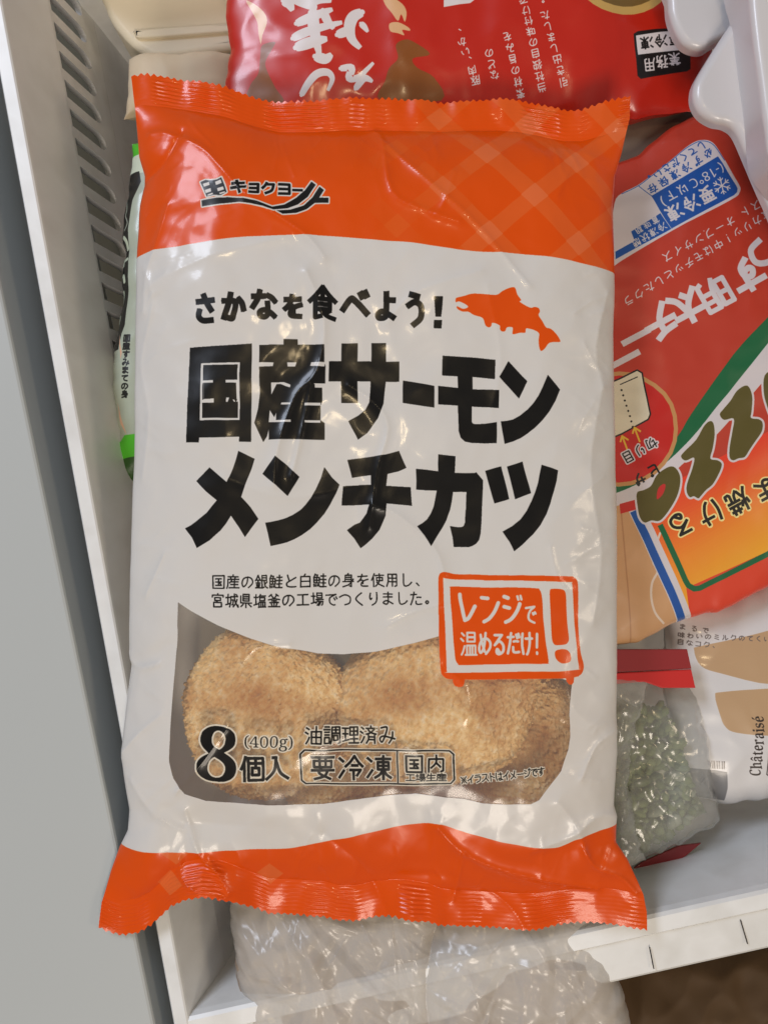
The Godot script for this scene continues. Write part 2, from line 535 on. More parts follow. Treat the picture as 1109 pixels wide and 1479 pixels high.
func bag_edges() -> void:
	edge_top = pt("183,98 200,94 235,97 285,105 324,113 359,124 401,132 452,134 502,131 560,131 635,134 723,131 751,133 786,138 821,146 846,147 878,138 916,129")
	edge_bottom = pt("134,1352 150,1361 167,1366 191,1361 211,1349 228,1332 244,1314 268,1299 292,1294 313,1297 337,1306 362,1320 386,1332 427,1333 467,1336 487,1341 512,1341 540,1335 566,1331 593,1333 620,1337 638,1345 673,1349 710,1351 763,1354 782,1354 805,1350 835,1346 866,1345 892,1347 922,1352 941,1354")
	edge_left = swap(pt("183,97 189,151 194,217 201,245 199,262 194,290 191,353 188,480 186,652 180,850 179,941 183,958 176,1005 168,1092 174,1138 179,1170 177,1200 165,1222 151,1264 138,1316 134,1352"))
	edge_right = swap(pt("916,128 906,175 895,210 892,256 895,379 893,450 894,560 897,700 898,850 897,1001 898,1092 893,1172 898,1190 896,1228 913,1252 926,1279 936,1302 941,1328 941,1354"))
	# creases: path, half width in pixels, height in millimetres
	for f in [
		["214,190 240,192 292,217 325,252 362,292 440,345 470,380", 11, 1.1], ["245,300 228,352 212,392 206,450", 15, 1.3], ["206,385 222,440 200,520 214,600 204,690", 8, 0.6],
		["540,180 552,200 566,285 612,312 660,330", 9, 0.8], ["552,200 610,262 690,338 760,420", 8, 0.7], ["655,255 640,300 628,320", 8, 0.5],
		["445,400 470,470 460,540 430,575 405,650 400,700", 13, 1.1], ["505,560 540,585 560,620 545,680 534,760", 8, 0.8], ["452,560 436,640 424,690", 7, 0.7],
		["540,730 575,745 625,790 640,830", 11, 0.9], ["560,470 600,430 690,400", 16, 0.6], ["700,420 720,520 705,600", 20, 0.5],
		["268,1166 276,1195 290,1240 320,1262", 6, 1.0], ["186,1128 224,1175 268,1196", 7, 0.8], ["258,1140 300,1090 332,1045", 6, 0.8],
		["630,1188 668,1228 740,1262 868,1294", 8, 1.3], ["668,1228 660,1290 655,1310", 7, 0.8], ["842,1224 860,1254 900,1274 925,1300", 8, 1.3],
		["800,1150 830,1190 845,1235", 13, 1.1], ["180,955 200,965 232,958", 6, 0.8], ["172,1090 200,1060 236,1030", 8, 0.8],
		["898,1185 860,1180 820,1205 770,1222", 10, 0.8], ["300,1240 330,1290 312,1298", 8, 1.1], ["258,1238 262,1270 280,1282", 6, 0.9],
		["790,790 800,830 812,850", 7, 0.5], ["895,1060 860,1075 835,1120", 10, 0.8], ["890,180 840,215 800,290", 11, 0.6],
		["200,255 240,230 262,190", 9, -1.1], ["225,410 300,380 420,350", 22, 0.6], ["870,560 850,680 868,800 855,900", 18, 0.7], ["330,690 420,720 520,700", 22, 0.6],
		["880,420 860,500 872,560", 12, 0.6], ["212,860 226,830 240,800", 7, 0.6], ["640,960 668,985 672,1030", 7, 0.7], ["560,900 600,880 640,870", 9, 0.5],
		["430,1090 520,1050 600,1075", 14, 0.7], ["350,960 372,930 420,925", 9, 0.6], ["470,1200 520,1250 560,1330", 14, -0.9], ["700,1290 740,1320 760,1350", 12, 0.7]]:
		var line := Canvas.smooth(pt(f[0]), 4)
		var box := Rect2(line[0], Vector2.ZERO)
		for p in line:
			box = box.expand(p)
		folds.append([line, float(f[1]), float(f[2]) * 0.0013, box.grow(f[1] * 2.6)])

	# small sharp creases running in from the edges and the seals
	var dice := RandomNumberGenerator.new()
	dice.seed = 19
	for i in 130:
		var y := dice.randf_range(190, 1290)
		var from := Vector2(0, y)
		var dir := Vector2.RIGHT
		match i % 4:
			0:
				from.x = along(edge_left, y) + dice.randf_range(4, 40)
				dir = Vector2(1, dice.randfn(0.0, 0.6)).normalized()
			1:
				from.x = along(edge_right, y) - dice.randf_range(4, 40)
				dir = Vector2(-1, dice.randfn(0.0, 0.6)).normalized()
			2:
				from = Vector2(dice.randf_range(200, 890), 0)
				from.y = along(edge_bottom, from.x) - dice.randf_range(52, 110)
				dir = Vector2(dice.randfn(0.0, 0.5), -1).normalized()
			3:
				from = Vector2(dice.randf_range(220, 870), 0)
				from.y = along(edge_top, from.x) + dice.randf_range(46, 80)
				dir = Vector2(dice.randfn(0.0, 0.5), 1).normalized()
		var to := from + dir * dice.randf_range(18, 75)
		var w := dice.randf_range(2.5, 5.5)
		folds.append([PackedVector2Array([from, from.lerp(to, 0.5) + Vector2(dice.randf_range(-5, 5), dice.randf_range(-5, 5)), to]), w, dice.randf_range(0.00008, 0.0003), Rect2(from, Vector2.ZERO).expand(to).grow(w * 2.6 + 5)])

func bump(x: float) -> float:
	return sin(clampf(x, 0.0, 1.0) * PI / 2)

func bag_height(p: Vector2, l: float, r: float, t: float, b: float) -> float:
	var d := minf(p.x - l, r - p.x)
	var dt := p.y - (t + 46)
	var db := (b - 52) - p.y
	var body := pow(bump(d / 130.0), 0.65) * pow(bump(dt / 120.0), 0.8) * pow(bump(db / 150.0), 0.85)
	var h := -0.008 + 0.0145 * body
	# the rows of cutlets press up from inside
	for c in [[375, 420, 130], [630, 400, 130], [370, 660, 135], [640, 640, 135], [375, 860, 120], [385, 1045, 120], [630, 1010, 150], [760, 1090, 110]]:
		var e := p.distance_squared_to(Vector2(c[0], c[1])) / float(c[2] * c[2])
		if e < 7.0:
			h += 0.0022 * exp(-e * 1.8)
	for f in folds:
		if (f[3] as Rect2).has_point(p):
			var best := 1e9
			var line: PackedVector2Array = f[0]
			for i in line.size() - 1:
				best = minf(best, p.distance_squared_to(Geometry2D.get_closest_point_to_segment(p, line[i], line[i + 1])))
			best = sqrt(best)
			h += f[2] * exp(-best / f[1] * 1.3) * (1.0 if best < f[1] * 2 else maxf(0.0, 1.0 - (best / f[1] - 2.0) / 0.6))
	var near := exp(-maxf(0, d) / 90.0) + exp(-maxf(0, db) / 120.0) + exp(-maxf(0, dt) / 120.0)
	h += noise.get_noise_2d(p.x * 0.5, p.y * 0.5) * (0.0008 + 0.0009 * minf(1, near)) + ridged.get_noise_2d(p.x * 0.45, p.y * 0.45) * (0.0002 + 0.0004 * minf(1, near))
	h += noise.get_noise_2d(p.x * 1.7, p.y * 1.7) * (0.00004 + 0.00008 * minf(1, near))
	# heat-sealed ends: fine ribs and a lazy wave
	if dt < 0:
		var k := bump(-dt / 12.0) * (1.0 - bump((-dt - 38) / 8.0))
		h += 0.00024 * k * sin(-dt * TAU / 6.0) * clampf(0.3 + noise.get_noise_2d(p.x * 0.9, 400.0) * 3.4, 0.06, 1.3)
		h += 0.0035 * bump(-dt / 50.0) * noise.get_noise_2d(p.x * 0.6, 900.0)
	if db < 0:
		var k := bump(-db / 12.0) * (1.0 - bump((-db - 44) / 8.0))
		h += 0.00017 * k * sin(-db * TAU / 6.0) * clampf(0.3 + noise.get_noise_2d(p.x * 0.9, 640.0) * 3.4, 0.06, 1.3)
		h += 0.004 * bump(-db / 60.0) * noise.get_noise_2d(p.x * 0.5, 1200.0)
	h += 0.009 * exp(-pow((p.x - 290) / 60.0, 2)) * bump((p.y - 1190) / 110.0) + 0.006 * exp(-pow((p.x - 600) / 50.0, 2)) * bump((p.y - 1270) / 70.0)
	return h

func tooth(x: float) -> float:
	var f := fposmod(x / 9.6, 1.0)
	return (absf(f - 0.5) * 2.0 - 0.5) * (4.4 + 3.0 * noise.get_noise_2d(x * 3.0, 55.0))

func bag_sheets(nu: int, nv: int) -> Array:
	var pos := PackedVector3Array()
	var back := PackedVector3Array()
	var flat := PackedVector2Array()
	for j in nv + 1:
		for i in nu + 1:
			var u := float(i) / nu
			# rows lie closer together in the two ribbed seals
			var rows := float(j) / nv
			var v := rows * 0.3 if rows < 0.15 else (1.0 - (1.0 - rows) * 0.3 if rows > 0.85 else remap(rows, 0.15, 0.85, 0.045, 0.955))
			var yy := lerpf(97.0, 1354.0, v)
			var l := along(edge_left, yy)
			var r := along(edge_right, yy)
			var x := lerpf(l, r, u)
			var t := along(edge_top, x)
			var b := along(edge_bottom, x)
			var p := Vector2(x, lerpf(t, b, v))
			var cut := maxf(0.0, 1.0 - v * 90.0) - maxf(0.0, 1.0 - (1.0 - v) * 90.0)
			p.y += tooth(x) * absf(cut)
			var h := bag_height(p, l, r, t, b)
			var d := minf(p.x - l, r - p.x)
			var body := pow(bump(d / 70.0), 0.6) * pow(bump((p.y - t - 46) / 90.0), 0.8) * pow(bump((b - 52 - p.y) / 100.0), 0.8)
			var q := at(p.x, p.y, 0.0)
			pos.append(Vector3(q.x, h, q.z))
			back.append(Vector3(q.x, minf(h - 0.0003, lerpf(h - 0.0003, -0.030, body)), q.z))
			flat.append(p)
	return [pos, back, flat]

const PRINT_MID := Vector2(554, 739)
const WINDOW := "259,869 278,881 316,901 365,920 410,934 460,942 498,943 543,939 581,931 634,917 700,930 826,985 821,1030 822,1064 819,1082 808,1111 776,1151 764,1157 696,1157 668,1151 641,1149 600,1142 550,1147 535,1149 467,1159 391,1161 297,1158 266,1147 250,1123 245,1096 251,1001 257,907"

func bag_print() -> Canvas:
	var cv := Canvas.new(120, 84, 836, 1292, 1.56, rgb(242, 86, 0), G)
	var black := rgb(22, 20, 18)
	var white := rgb(232, 228, 222)
	var orange := rgb(242, 86, 0)
	var clear := Color(0.9, 0.9, 0.88, 0.0)
	# woven check of paler bands across the orange
	var a := Vector2(66.5, 66.0)
	var b := Vector2(65.5, -56.0)
	for pass_ in 2:
		for i in range(-6, 8):
			for j in range(-6, 8):
				var c := Vector2(638.5, 273.4) + a * i + b * j
				if c.y > 470 or c.y < 60 or c.x < 500:
					if c.distance_to(Vector2(386, 1276)) > 40:
						continue
				if pass_ == 0:
					var far := clampf((c.x - 530) / 170.0, 0.0, 1.0)
					var pale := orange.lerp(rgb(240, 116, 66), far * 0.5)
					for d in [a, b]:
						if c.y > 700:
							continue
						cv.pen(PackedVector2Array([c - d * 0.5, c + d * 0.5]), 25, pale)
				else:
					var e := a.normalized() * 13.5
					var f := b.normalized() * 13.5
					cv.poly(PackedVector2Array([c + e + f, c + e - f, c - e - f, c - e + f]), orange.lerp(rgb(244, 140, 104), 0.5 if c.y > 700 else clampf((c.x - 520) / 240.0, 0.0, 0.6)))
	for c in [Vector2(386, 1276), Vector2(240, 1286), Vector2(250, 1238)]:
		cv.poly(PackedVector2Array([c + Vector2(0, -19), c + Vector2(20, 0), c + Vector2(0, 19), c + Vector2(-20, 0)]), orange.lerp(rgb(244, 140, 104), 0.45))
	# the white middle
	var mid := Canvas.smooth(pt("100,374 189,361 283,353 353,346 429,343 500,346 560,351 620,358 681,366 786,371 839,378 895,383 990,396"))
	mid.append_array(Canvas.smooth(pt("990,1195 896,1206 870,1209 836,1215 820,1222 801,1227 767,1224 722,1215 665,1199 631,1188 589,1191 540,1202 516,1207 427,1228 354,1234 289,1238 228,1236 177,1236 100,1232")))
	cv.poly(mid, white)
	# the clear window
	cv.poly(pt(WINDOW), clear)
	cv.pen(Canvas.smooth(pt("250,1123 245,1096 251,1001 257,907")), 1.2, white)
	# maker's mark: white edge first, then black
	var k := 4.621
	var swoosh := [
		pt("150,240 260,222 330,220 430,232 520,255 620,292 700,275 780,225 840,170 880,108 910,132 860,215 790,270 720,300 630,312 560,290 480,268 400,255 280,262 152,280", 260, 240, k),
		pt("650,318 740,308 830,275 890,220 935,145 965,170 935,222 995,225 995,258 905,258 850,300 780,328 690,338", 260, 240, k)]
	var flag := pt("142,112 175,98 210,102 250,98 285,84 305,135 320,185 280,205 235,203 185,214", 260, 240, k)
	var maker := [["キ", 345, 108, 105, 86], ["ョ", 462, 128, 76, 66], ["ク", 548, 122, 92, 80], ["ョ", 652, 126, 96, 78], ["ー", 752, 126, 74, 90]]
	for grow in [4.2, 0.0]:
		var c := white if grow > 0 else black
		for p in swoosh + [flag]:
			if grow > 0:
				var q: PackedVector2Array = p.duplicate()
				q.append(q[0])
				cv.pen(q, grow, white, true)
			cv.poly(p, c if p != flag else (white if grow > 0 else black))
		for m in maker:
			cv.letter(m[0], Vector2(260 + m[1] / k, 240 + m[2] / k), Vector2(m[3] / k, 0), Vector2(0, m[4] / k), 4.2 + grow * 0.9, c)
	for p in ["158,124 200,112 204,134 164,146", "240,112 280,98 288,122 248,136", "170,168 212,156 216,180 178,190", "256,158 296,146 304,168 262,180", "190,200 226,188 230,200 192,210", "270,190 308,180 312,188 276,200"]:
		cv.poly(pt(p, 260, 240, k), white)
	# "let's eat fish!"
	k = 2.7725
	for m in [["さ", 57, 68, 103, 127, 6.8], ["か", 165, 58, 112, 130, 6.8], ["な", 280, 52, 120, 128, 6.6], ["を", 408, 72, 97, 106, 6.2], ["食", 508, 38, 130, 146, 5.4], ["べ", 640, 56, 125, 122, 7.2], ["よ", 772, 58, 102, 130, 6.8], ["う", 888, 66, 98, 140, 7.0]]:
		cv.letter(m[0], Vector2(260 + (m[1] + 8) / k, 400 + (m[2] + 6) / k), Vector2((m[3] - 16) / k, 1.0), Vector2(0, (m[4] - 12) / k), m[5] * 1.25, black)
	cv.poly(pt("1014,88 1050,88 1042,165 1020,165", 260, 400, k), black)
	cv.poly(pt("1014,178 1046,178 1044,212 1012,210", 260, 400, k), black)
	# the fish
	cv.poly(Canvas.smooth(pt("97,205 110,195 170,182 230,165 300,165 430,172 480,140 540,112 590,108 610,165 645,212 632,226 720,272 760,265 795,275 806,305 795,335 830,385 862,435 900,445 950,490 983,540 970,552 890,558 850,610 818,632 803,600 797,540 803,485 770,460 720,445 690,445 685,478 640,482 585,495 575,485 578,440 530,440 515,470 490,475 470,460 465,425 405,405 395,430 375,442 345,425 322,365 250,340 200,310 150,308 108,285 103,265 120,270 150,285 180,283 200,268 160,240 120,225 97,232", 640, 400, 5.837), 3, true), orange)
	# the name, two heavy lines
	var p1 := [260.0, 480.0, 3.961]
	for s in ["60,90 418,72 416,632 345,632 347,602 122,605 121,632 44,632",
		"458,82 600,80 600,50 680,50 680,80 828,78 828,178 836,200 836,298 775,298 775,322 816,322 816,410 806,424 806,506 830,522 830,616 515,617 516,560 505,600 484,632 434,522 455,440 464,350 460,200 458,178"]:
		cv.poly(pt(s, p1[0], p1[1], p1[2]), black)
	for s in ["128,183 352,177 348,506 126,508", "458,178 540,178 536,200 458,203", "617,176 670,176 662,199 620,199", "752,178 830,177 830,203 746,199", "530,292 600,290 637,305 635,322 612,315 584,302 560,302 530,362",
		"588,408 640,409 638,421 584,420", "716,410 808,410 806,425 714,424", "522,450 548,492 560,466 558,508 640,508 640,521 515,521", "716,508 806,507 806,521 716,521", "770,298 838,298 838,321 790,321", "812,408 822,408 822,426 812,426"]:
		cv.poly(pt(s, p1[0], p1[1], p1[2]), white)
	for s in ["142,194 340,190 338,494 138,494"]:
		cv.poly(pt(s, p1[0], p1[1], p1[2]), black)
	for s in ["140,283 200,281 200,296 148,297 148,386 202,384 202,408 138,407 138,392 146,388 146,296 140,296", "272,280 342,279 342,400 336,404 328,402 334,394 332,386 332,296 272,295", "272,380 290,380 280,406 270,406", "308,392 318,392 324,404 316,404"]:
		cv.poly(pt(s, p1[0], p1[1], p1[2]), white)
	for s in ["475.9,523 493.5,522.5 493.5,497 516.5,497 516.5,523.4 536.3,523.6 536.3,497.3 557.7,497.5 557.7,524 576.5,524 576.5,552.7 557,553 553.5,585 545.7,605.5 530,626.4 517.5,636 511,624 503.6,610 518,602 527.6,594 533,583 535.2,553 516.5,552.7 516.5,584 493.5,584 493.5,552.5 475.9,552.2"]:
		cv.poly(pt(s), black)
	for s in ["198,270 368,300 368,422 198,395", "415,134 704,157 700,262 578,252 578,318 722,322 722,423 574,415 574,500 578,508 590,513 640,512 708,502 708,614 640,618 570,614 535,606 512,585 500,550 497,410 388,404 388,300 498,312 498,248 413,241",
		"778,165 880,277 832,370 725,250", "992,238 1062,320 1035,380 1000,440 960,490 920,530 880,562 840,588 800,606 752,620 740,560 730,498 765,493 800,484 840,462 880,430 912,393 940,352 962,310 975,280"]:
		cv.poly(pt(s, 530, 480, 3.824), black)
	for s in ["340,50 436,93 420,150 400,200 358,310 410,370 456,435 380,535 345,480 298,415 270,460 240,500 180,555 105,600 75,540 33,487 70,470 100,450 160,400 220,325 160,275 103,218 178,140 235,190 277,225 295,190 310,150 325,105",
		"552,75 620,130 690,195 622,303 555,235 483,178", "828,140 870,195 912,237 890,290 860,350 828,405 790,450 750,490 700,525 660,547 620,563 525,585 512,520 495,455 530,450 570,440 610,427 650,408 690,382 720,353 755,310 780,268 810,200"]:
		cv.poly(pt(s, 260, 640, 3.961), black)
	cv.poly(pt("502.4,664.7 540,659.6 556.2,657 575.8,651.8 586.7,676.6 574.5,681.8 560,685 558.2,702.8 592.8,704.1 594.9,730.7 558.8,727.6 557.5,744.6 548.3,765.5 538,778 530,785 520.8,792 512,778 501.1,765.5 512,758 520,754.8 530,741 533.9,728.4 493.5,729.6 495.3,701.9 536.4,700.6 536.4,686.7 508.7,690.5"), black)
	for s in ["388,65 482,73 478,165 590,165 597,160 636,205 634,350 630,440 625,500 616,535 600,555 580,568 560,575 475,572 470,520 455,457 500,465 520,465 532,460 540,440 545,270 470,268 464,320 455,370 435,425 410,470 350,567 315,510 275,460 305,442 330,420 350,388 365,350 380,262 270,258 270,147 388,158",
		"647,152 735,128 782,307 700,335", "767,130 852,104 902,276 815,308", "957,122 1052,153 1044,210 1030,265 1010,330 985,390 950,450 910,500 860,550 805,598 780,545 742,490 795,458 840,420 878,370 905,320 925,270 940,220"]:
		cv.poly(pt(s, 530, 640, 3.824), black)
	# small lines of text
	cv.line("国産の銀鮭と白鮭の身を使用し、", Vector2(318, 840), Vector2(607, 836.5), 18.6, 19.6, 2.0, black)
	cv.line("宮城県塩釜の工場でつくりました。", Vector2(317.5, 866.5), Vector2(620, 863), 18.2, 19.6, 2.0, black)
	# the oven mark
	k = 4.621
	cv.poly(Canvas.smooth(pt("62,90 72,74 95,68 130,75 180,86 340,91 500,95 720,98 930,100 960,106 980,124 988,160 992,260 995,350 1001,480 1010,600 1022,650 1034,690 1034,725 1022,755 1000,770 960,776 600,780 230,782 130,780 100,770 78,750 68,720 64,660 61,580 58,300 57,130", 620, 810, k), 3, true), orange)
	for s in ["150,770 152,800 165,825 190,834 215,828 226,805 230,770", "905,765 912,800 930,820 950,822 962,808 966,765"]:
		cv.poly(pt(s, 620, 810, k), orange)
	cv.poly(Canvas.smooth(pt("90,112 100,110 170,121 300,125 600,132 930,139 946,145 952,200 962,320 975,450 984,560 990,640 1000,705 998,722 985,730 600,732 130,736 112,730 106,700 104,560 98,380 92,200", 620, 810, k), 3, true), white)
	cv.poly(Canvas.smooth(pt("138,178 150,169 400,174 690,182 725,192 740,230 748,330 762,460 778,570 789,650 786,672 768,680 500,682 210,684 185,678 168,655 160,600 148,400 138,220", 620, 810, k), 3, true), orange)
	cv.poly(Canvas.smooth(pt("796,196 815,186 870,187 895,198 905,230 912,330 922,420 930,510 925,540 905,556 850,558 828,548 816,515 806,400 794,250", 620, 810, k), 3, true), orange)
	cv.poly(Canvas.smooth(pt("834,606 850,590 890,587 920,596 938,620 945,652 938,672 915,680 880,680 855,664 838,640", 620, 810, k), 3, true), orange)
	for s in ["203,222 208,270 222,350 232,392", "232,395 255,382 278,345 300,300", "344,240 382,244", "452,275 430,330 395,380 360,403", "490,235 516,245", "492,300 525,310", "592,285 570,340 540,385 505,405"]:
		cv.pen(Canvas.smooth(pt(s, 620, 810, k)), 5.4, white, true)
	for s in ["578,235 584,258", "598,232 604,256", "632,312 690,303", "688,306 662,330 652,365 662,395 695,412", "680,345 686,356", "694,340 700,350"]:
		cv.pen(Canvas.smooth(pt(s, 620, 810, k)), 3.4, white, true)
	var warm := [["温", 202, 465, 108, 160], ["め", 318, 470, 90, 150], ["る", 415, 478, 84, 145], ["だ", 510, 475, 88, 145], ["け", 603, 475, 80, 148], ["!", 690, 478, 44, 145]]
	for m in warm:
		cv.letter(m[0], Vector2(620 + m[1] / k, 810 + m[2] / k), Vector2(m[3] / k, 0), Vector2(0, m[4] / k), 2.9 if m[0] == "温" else 3.8, white, true)
	# print on the window: pale edge under black
	var serif := SystemFont.new()
	serif.font_names = ["Droid Serif"]
	var serif_bold := SystemFont.new()
	serif_bold.font_names = ["Droid Serif"]
	serif_bold.font_weight = 700
	var cream := rgb(236, 226, 205)
	for grow in [2.0, 0.0]:
		var c := cream if grow > 0 else black
		cv.latin("8", Vector2(316.5, 1086), 82, 57, 0.08, serif_bold, c, grow * 1.2)
		cv.latin("(400g)", Vector2(390, 1070.5), 23, 68, 0.03, serif, c, grow)
		cv.line("個入", Vector2(366, 1107), Vector2(401, 1106), 35, 36, 4.4 + grow * 2, c)
		cv.line("油調理済み", Vector2(454, 1059), Vector2(559, 1058), 24.5, 26, 2.5 + grow * 1.8, c)
		cv.line("要冷凍", Vector2(467, 1106), Vector2(547, 1106), 36, 35, 4.0 + grow * 1.6, c)
		cv.line("国内", Vector2(598, 1099.5), Vector2(629, 1099.5), 27, 25, 2.9 + grow * 1.6, c)
		cv.line("工場生産", Vector2(592, 1119), Vector2(637, 1119), 14.6, 11.5, 1.6 + grow * 1.4, c)
		cv.line("※イラストはイメージです", Vector2(669, 1123), Vector2(779, 1110), 10.4, 12.4, 1.6 + grow * 1.4, c)
		var box := pt("441,1080 560,1080.5 648,1081 654,1086 655,1122 650,1128 630,1128.5 560,1129 442,1129 436,1124 435,1086 441,1080")
		cv.pen(box, 2.4 + grow * 1.4, c, true)
		cv.pen(pt("574,1081 574,1128"), 2.0 + grow * 1.2, c)
	return cv

func main_bag() -> void:
	bag_edges()
	var cv := bag_print()
	var nu := 312
	var nv := 500
	var s := bag_sheets(nu, nv)
	var flat: PackedVector2Array = s[2]
	var uv := PackedVector2Array()
	var printed := PackedVector2Array()
	for p in flat:
		var t := PRINT_MID + (p - PRINT_MID) * 1.013 + Vector2(noise.get_noise_2d(p.x * 0.9, p.y * 0.9 + 70), noise.get_noise_2d(p.x * 0.9 + 210, p.y * 0.9)) * 1.3
		printed.append(t)
		uv.append(Vector2((t.x - cv.o.x) * cv.s / cv.img.get_width(), (t.y - cv.o.y) * cv.s / cv.img.get_height()))
	var film := plastic(Color.WHITE, 0.3, 0.22)
	film.clearcoat_roughness = 0.1
	film.metallic_specular = 0.4
	film.backlight_enabled = true
	film.backlight = Color(0.56, 0.56, 0.56)
	film.albedo_texture = cv.texture()
	film.transparency = BaseMaterial3D.TRANSPARENCY_ALPHA
	film.texture_repeat = false
	var root := thing("frozen_food_bag")
	tag(root, "orange and white film bag of frozen cutlets, lying on top of everything else", "food bag")
	var fm := ArrayMesh.new()
	grid(fm, nu, nv, s[0], uv, film)
	put("front_film", fm, root)
	var inner := plastic(rgb(224, 218, 208), 0.45)
	var bm := ArrayMesh.new()
	grid(bm, nu, nv, s[1], uv, inner, true)
	put("back_film", bm, root)
	# the pane of clear film in the window, just under the printed film
	var ring := Geometry2D.offset_polygon(pt(WINDOW), 4.0)[0]
	var skip := PackedByteArray()
	skip.resize(flat.size())
	var under: PackedVector3Array = (s[0] as PackedVector3Array).duplicate()
	for i in flat.size():
		under[i].y -= 0.0003
		skip[i] = 0 if Geometry2D.is_point_in_polygon(printed[i], ring) else 1
	var pane := StandardMaterial3D.new()
	pane.transparency = BaseMaterial3D.TRANSPARENCY_ALPHA
	pane.albedo_color = Color(0.95, 0.93, 0.9, 0.09)
	pane.roughness = 0.16
	var wm := ArrayMesh.new()
	grid(wm, nu, nv, under, uv, pane, false, skip)
	put("window_film", wm, root)

# ------------------------------------------------------------------ cutlets seen through the window
func cutlet_mesh(rx: float, rz: float, thick: float, seedy: float, mat: Material) -> ArrayMesh:
	var n := 170
	var m := ArrayMesh.new()
	for side in 2:
		var pos := PackedVector3Array()
		var uv := PackedVector2Array()
		var col := PackedColorArray()
		for j in n + 1:
			for i in n + 1:
				# a square grid eased into a disc
				var a := Vector2(2.0 * i / n - 1.0, 2.0 * j / n - 1.0)
				var d := Vector2(a.x * sqrt(maxf(0.0, 1.0 - a.y * a.y / 2)), a.y * sqrt(maxf(0.0, 1.0 - a.x * a.x / 2)))
				var r := minf(1.0, d.length())
				var an := d.angle()
				var edge := sin(r * PI / 2) / maxf(r, 0.001)
				var wob := 1.0 + r * (0.03 * sin(an * 3 + seedy) + 0.018 * sin(an * 5 + seedy * 2) + 0.03 * noise.get_noise_2d(an * 60, seedy * 90))
				var rise := pow(maxf(0.0, 1.0 - pow(r, 3.2)), 0.55)
				var p := Vector3(d.x * edge * rx * wob, rise * thick * (1 if side == 0 else -1), d.y * edge * rz * wob)
				var q := p * 9000.0 + Vector3(seedy * 50, 0, 0)
				var crumb := fine.get_noise_3dv(q) * 0.0008 + fine.get_noise_3dv(q * 2.1 + Vector3(0, 300, 0)) * 0.0004 + maxf(0.0, fine.get_noise_3dv(q * 0.7 + Vector3(0, 0, 900)) - 0.1) * 0.0022 + noise.get_noise_3dv(q * 0.4) * 0.0014
				p += Vector3(p.x, p.y * 4.0, p.z).normalized() * crumb
				pos.append(p)
				uv.append(a)
				# fried darker here and there, frosted pale on other parts
				var tone := noise.get_noise_3dv(q * 0.3 + Vector3(40, 0, 0)) * 1.3 + crumb * 190.0
				col.append(Color(0.66, 0.45, 0.22).lerp(Color(1.0, 0.98, 0.94), clampf(0.74 + tone, 0.0, 1.0)))
		grid(m, n, n, pos, uv, mat, side == 1, PackedByteArray(), col)
	return m

func cutlets() -> void:
	var mat := StandardMaterial3D.new()
	mat.roughness = 0.62
	mat.uv1_triplanar = true
	mat.uv1_scale = Vector3.ONE * 22.0
	mat.albedo_texture = noise_tex(0.05, 512, [[0.0, rgb(206, 150, 80)], [0.35, rgb(230, 184, 112)], [0.5, rgb(240, 200, 134)], [0.65, rgb(246, 214, 158)], [1.0, rgb(252, 240, 216)]], 5, FastNoiseLite.TYPE_VALUE_CUBIC, 5)
	mat.vertex_color_use_as_albedo = true
	mat.heightmap_enabled = true
	mat.heightmap_texture = noise_tex(0.07, 512, [], 9, FastNoiseLite.TYPE_CELLULAR, 3)
	mat.heightmap_scale = 0.03
	var spots := [[386, 1028, 0.0345, 0.0365, -0.0085, 0.07, 0.02, "browned breaded cutlet at the left of the bag's window, behind the figure 8"],
		[634, 1004, 0.0430, 0.0360, -0.0055, -0.03, -0.03, "largest pale golden breaded cutlet, right of the middle of the bag's window"],
		[758, 1078, 0.033, 0.036, -0.0195, -0.1, 0.08, "shaded breaded cutlet at the right end of the window under the golden one"],
		[520, 1135, 0.031, 0.030, -0.0195, 0.1, 0.05, "breaded cutlet lowest in the window, mostly hidden under the boxed lettering"]]
	for i in spots.size():
		var s = spots[i]
		var c := put("breaded_cutlet", cutlet_mesh(s[2], s[3], 0.0105, 1.7 + i * 2.3, mat))
		c.name = "breaded_cutlet" if i == 0 else "breaded_cutlet_%03d" % i
		c.position = at(s[0], s[1], s[4])
		c.rotation = Vector3(s[5], 0.4 * i, s[6])
		tag(c, s[7], "cutlet", "breaded cutlets inside the bag")

# ------------------------------------------------------------------ the drawer and the cabinet
const U := Vector3(0.180, 0, 0.9837)      # along the drawer's left wall, towards the viewer
const N := Vector3(-0.9837, 0, 0.180)     # out through the left wall

func strip(st: SurfaceTool, prof: PackedVector2Array, a: Vector3, b: Vector3, out: Vector3) -> void:
	# sweeps a profile (distance along out, y) from a to b
	for i in prof.size() - 1:
		var p := prof[i]
		var q := prof[i + 1]
		var v := [a + out * p.x + Vector3.UP * p.y, b + out * p.x + Vector3.UP * p.y, b + out * q.x + Vector3.UP * q.y, a + out * q.x + Vector3.UP * q.y]
		for n in [0, 1, 2, 0, 2, 3]:
			st.add_vertex(v[n])

func swept(prof: PackedVector2Array, a: Vector3, b: Vector3, out: Vector3, mat: Material) -> ArrayMesh:
	var st := SurfaceTool.new()
	st.begin(Mesh.PRIMITIVE_TRIANGLES)
	st.set_smooth_group(-1)
	strip(st, prof, a, b, out)
	st.generate_normals()
	var m := st.commit()
	m.surface_set_material(0, mat)
	return m

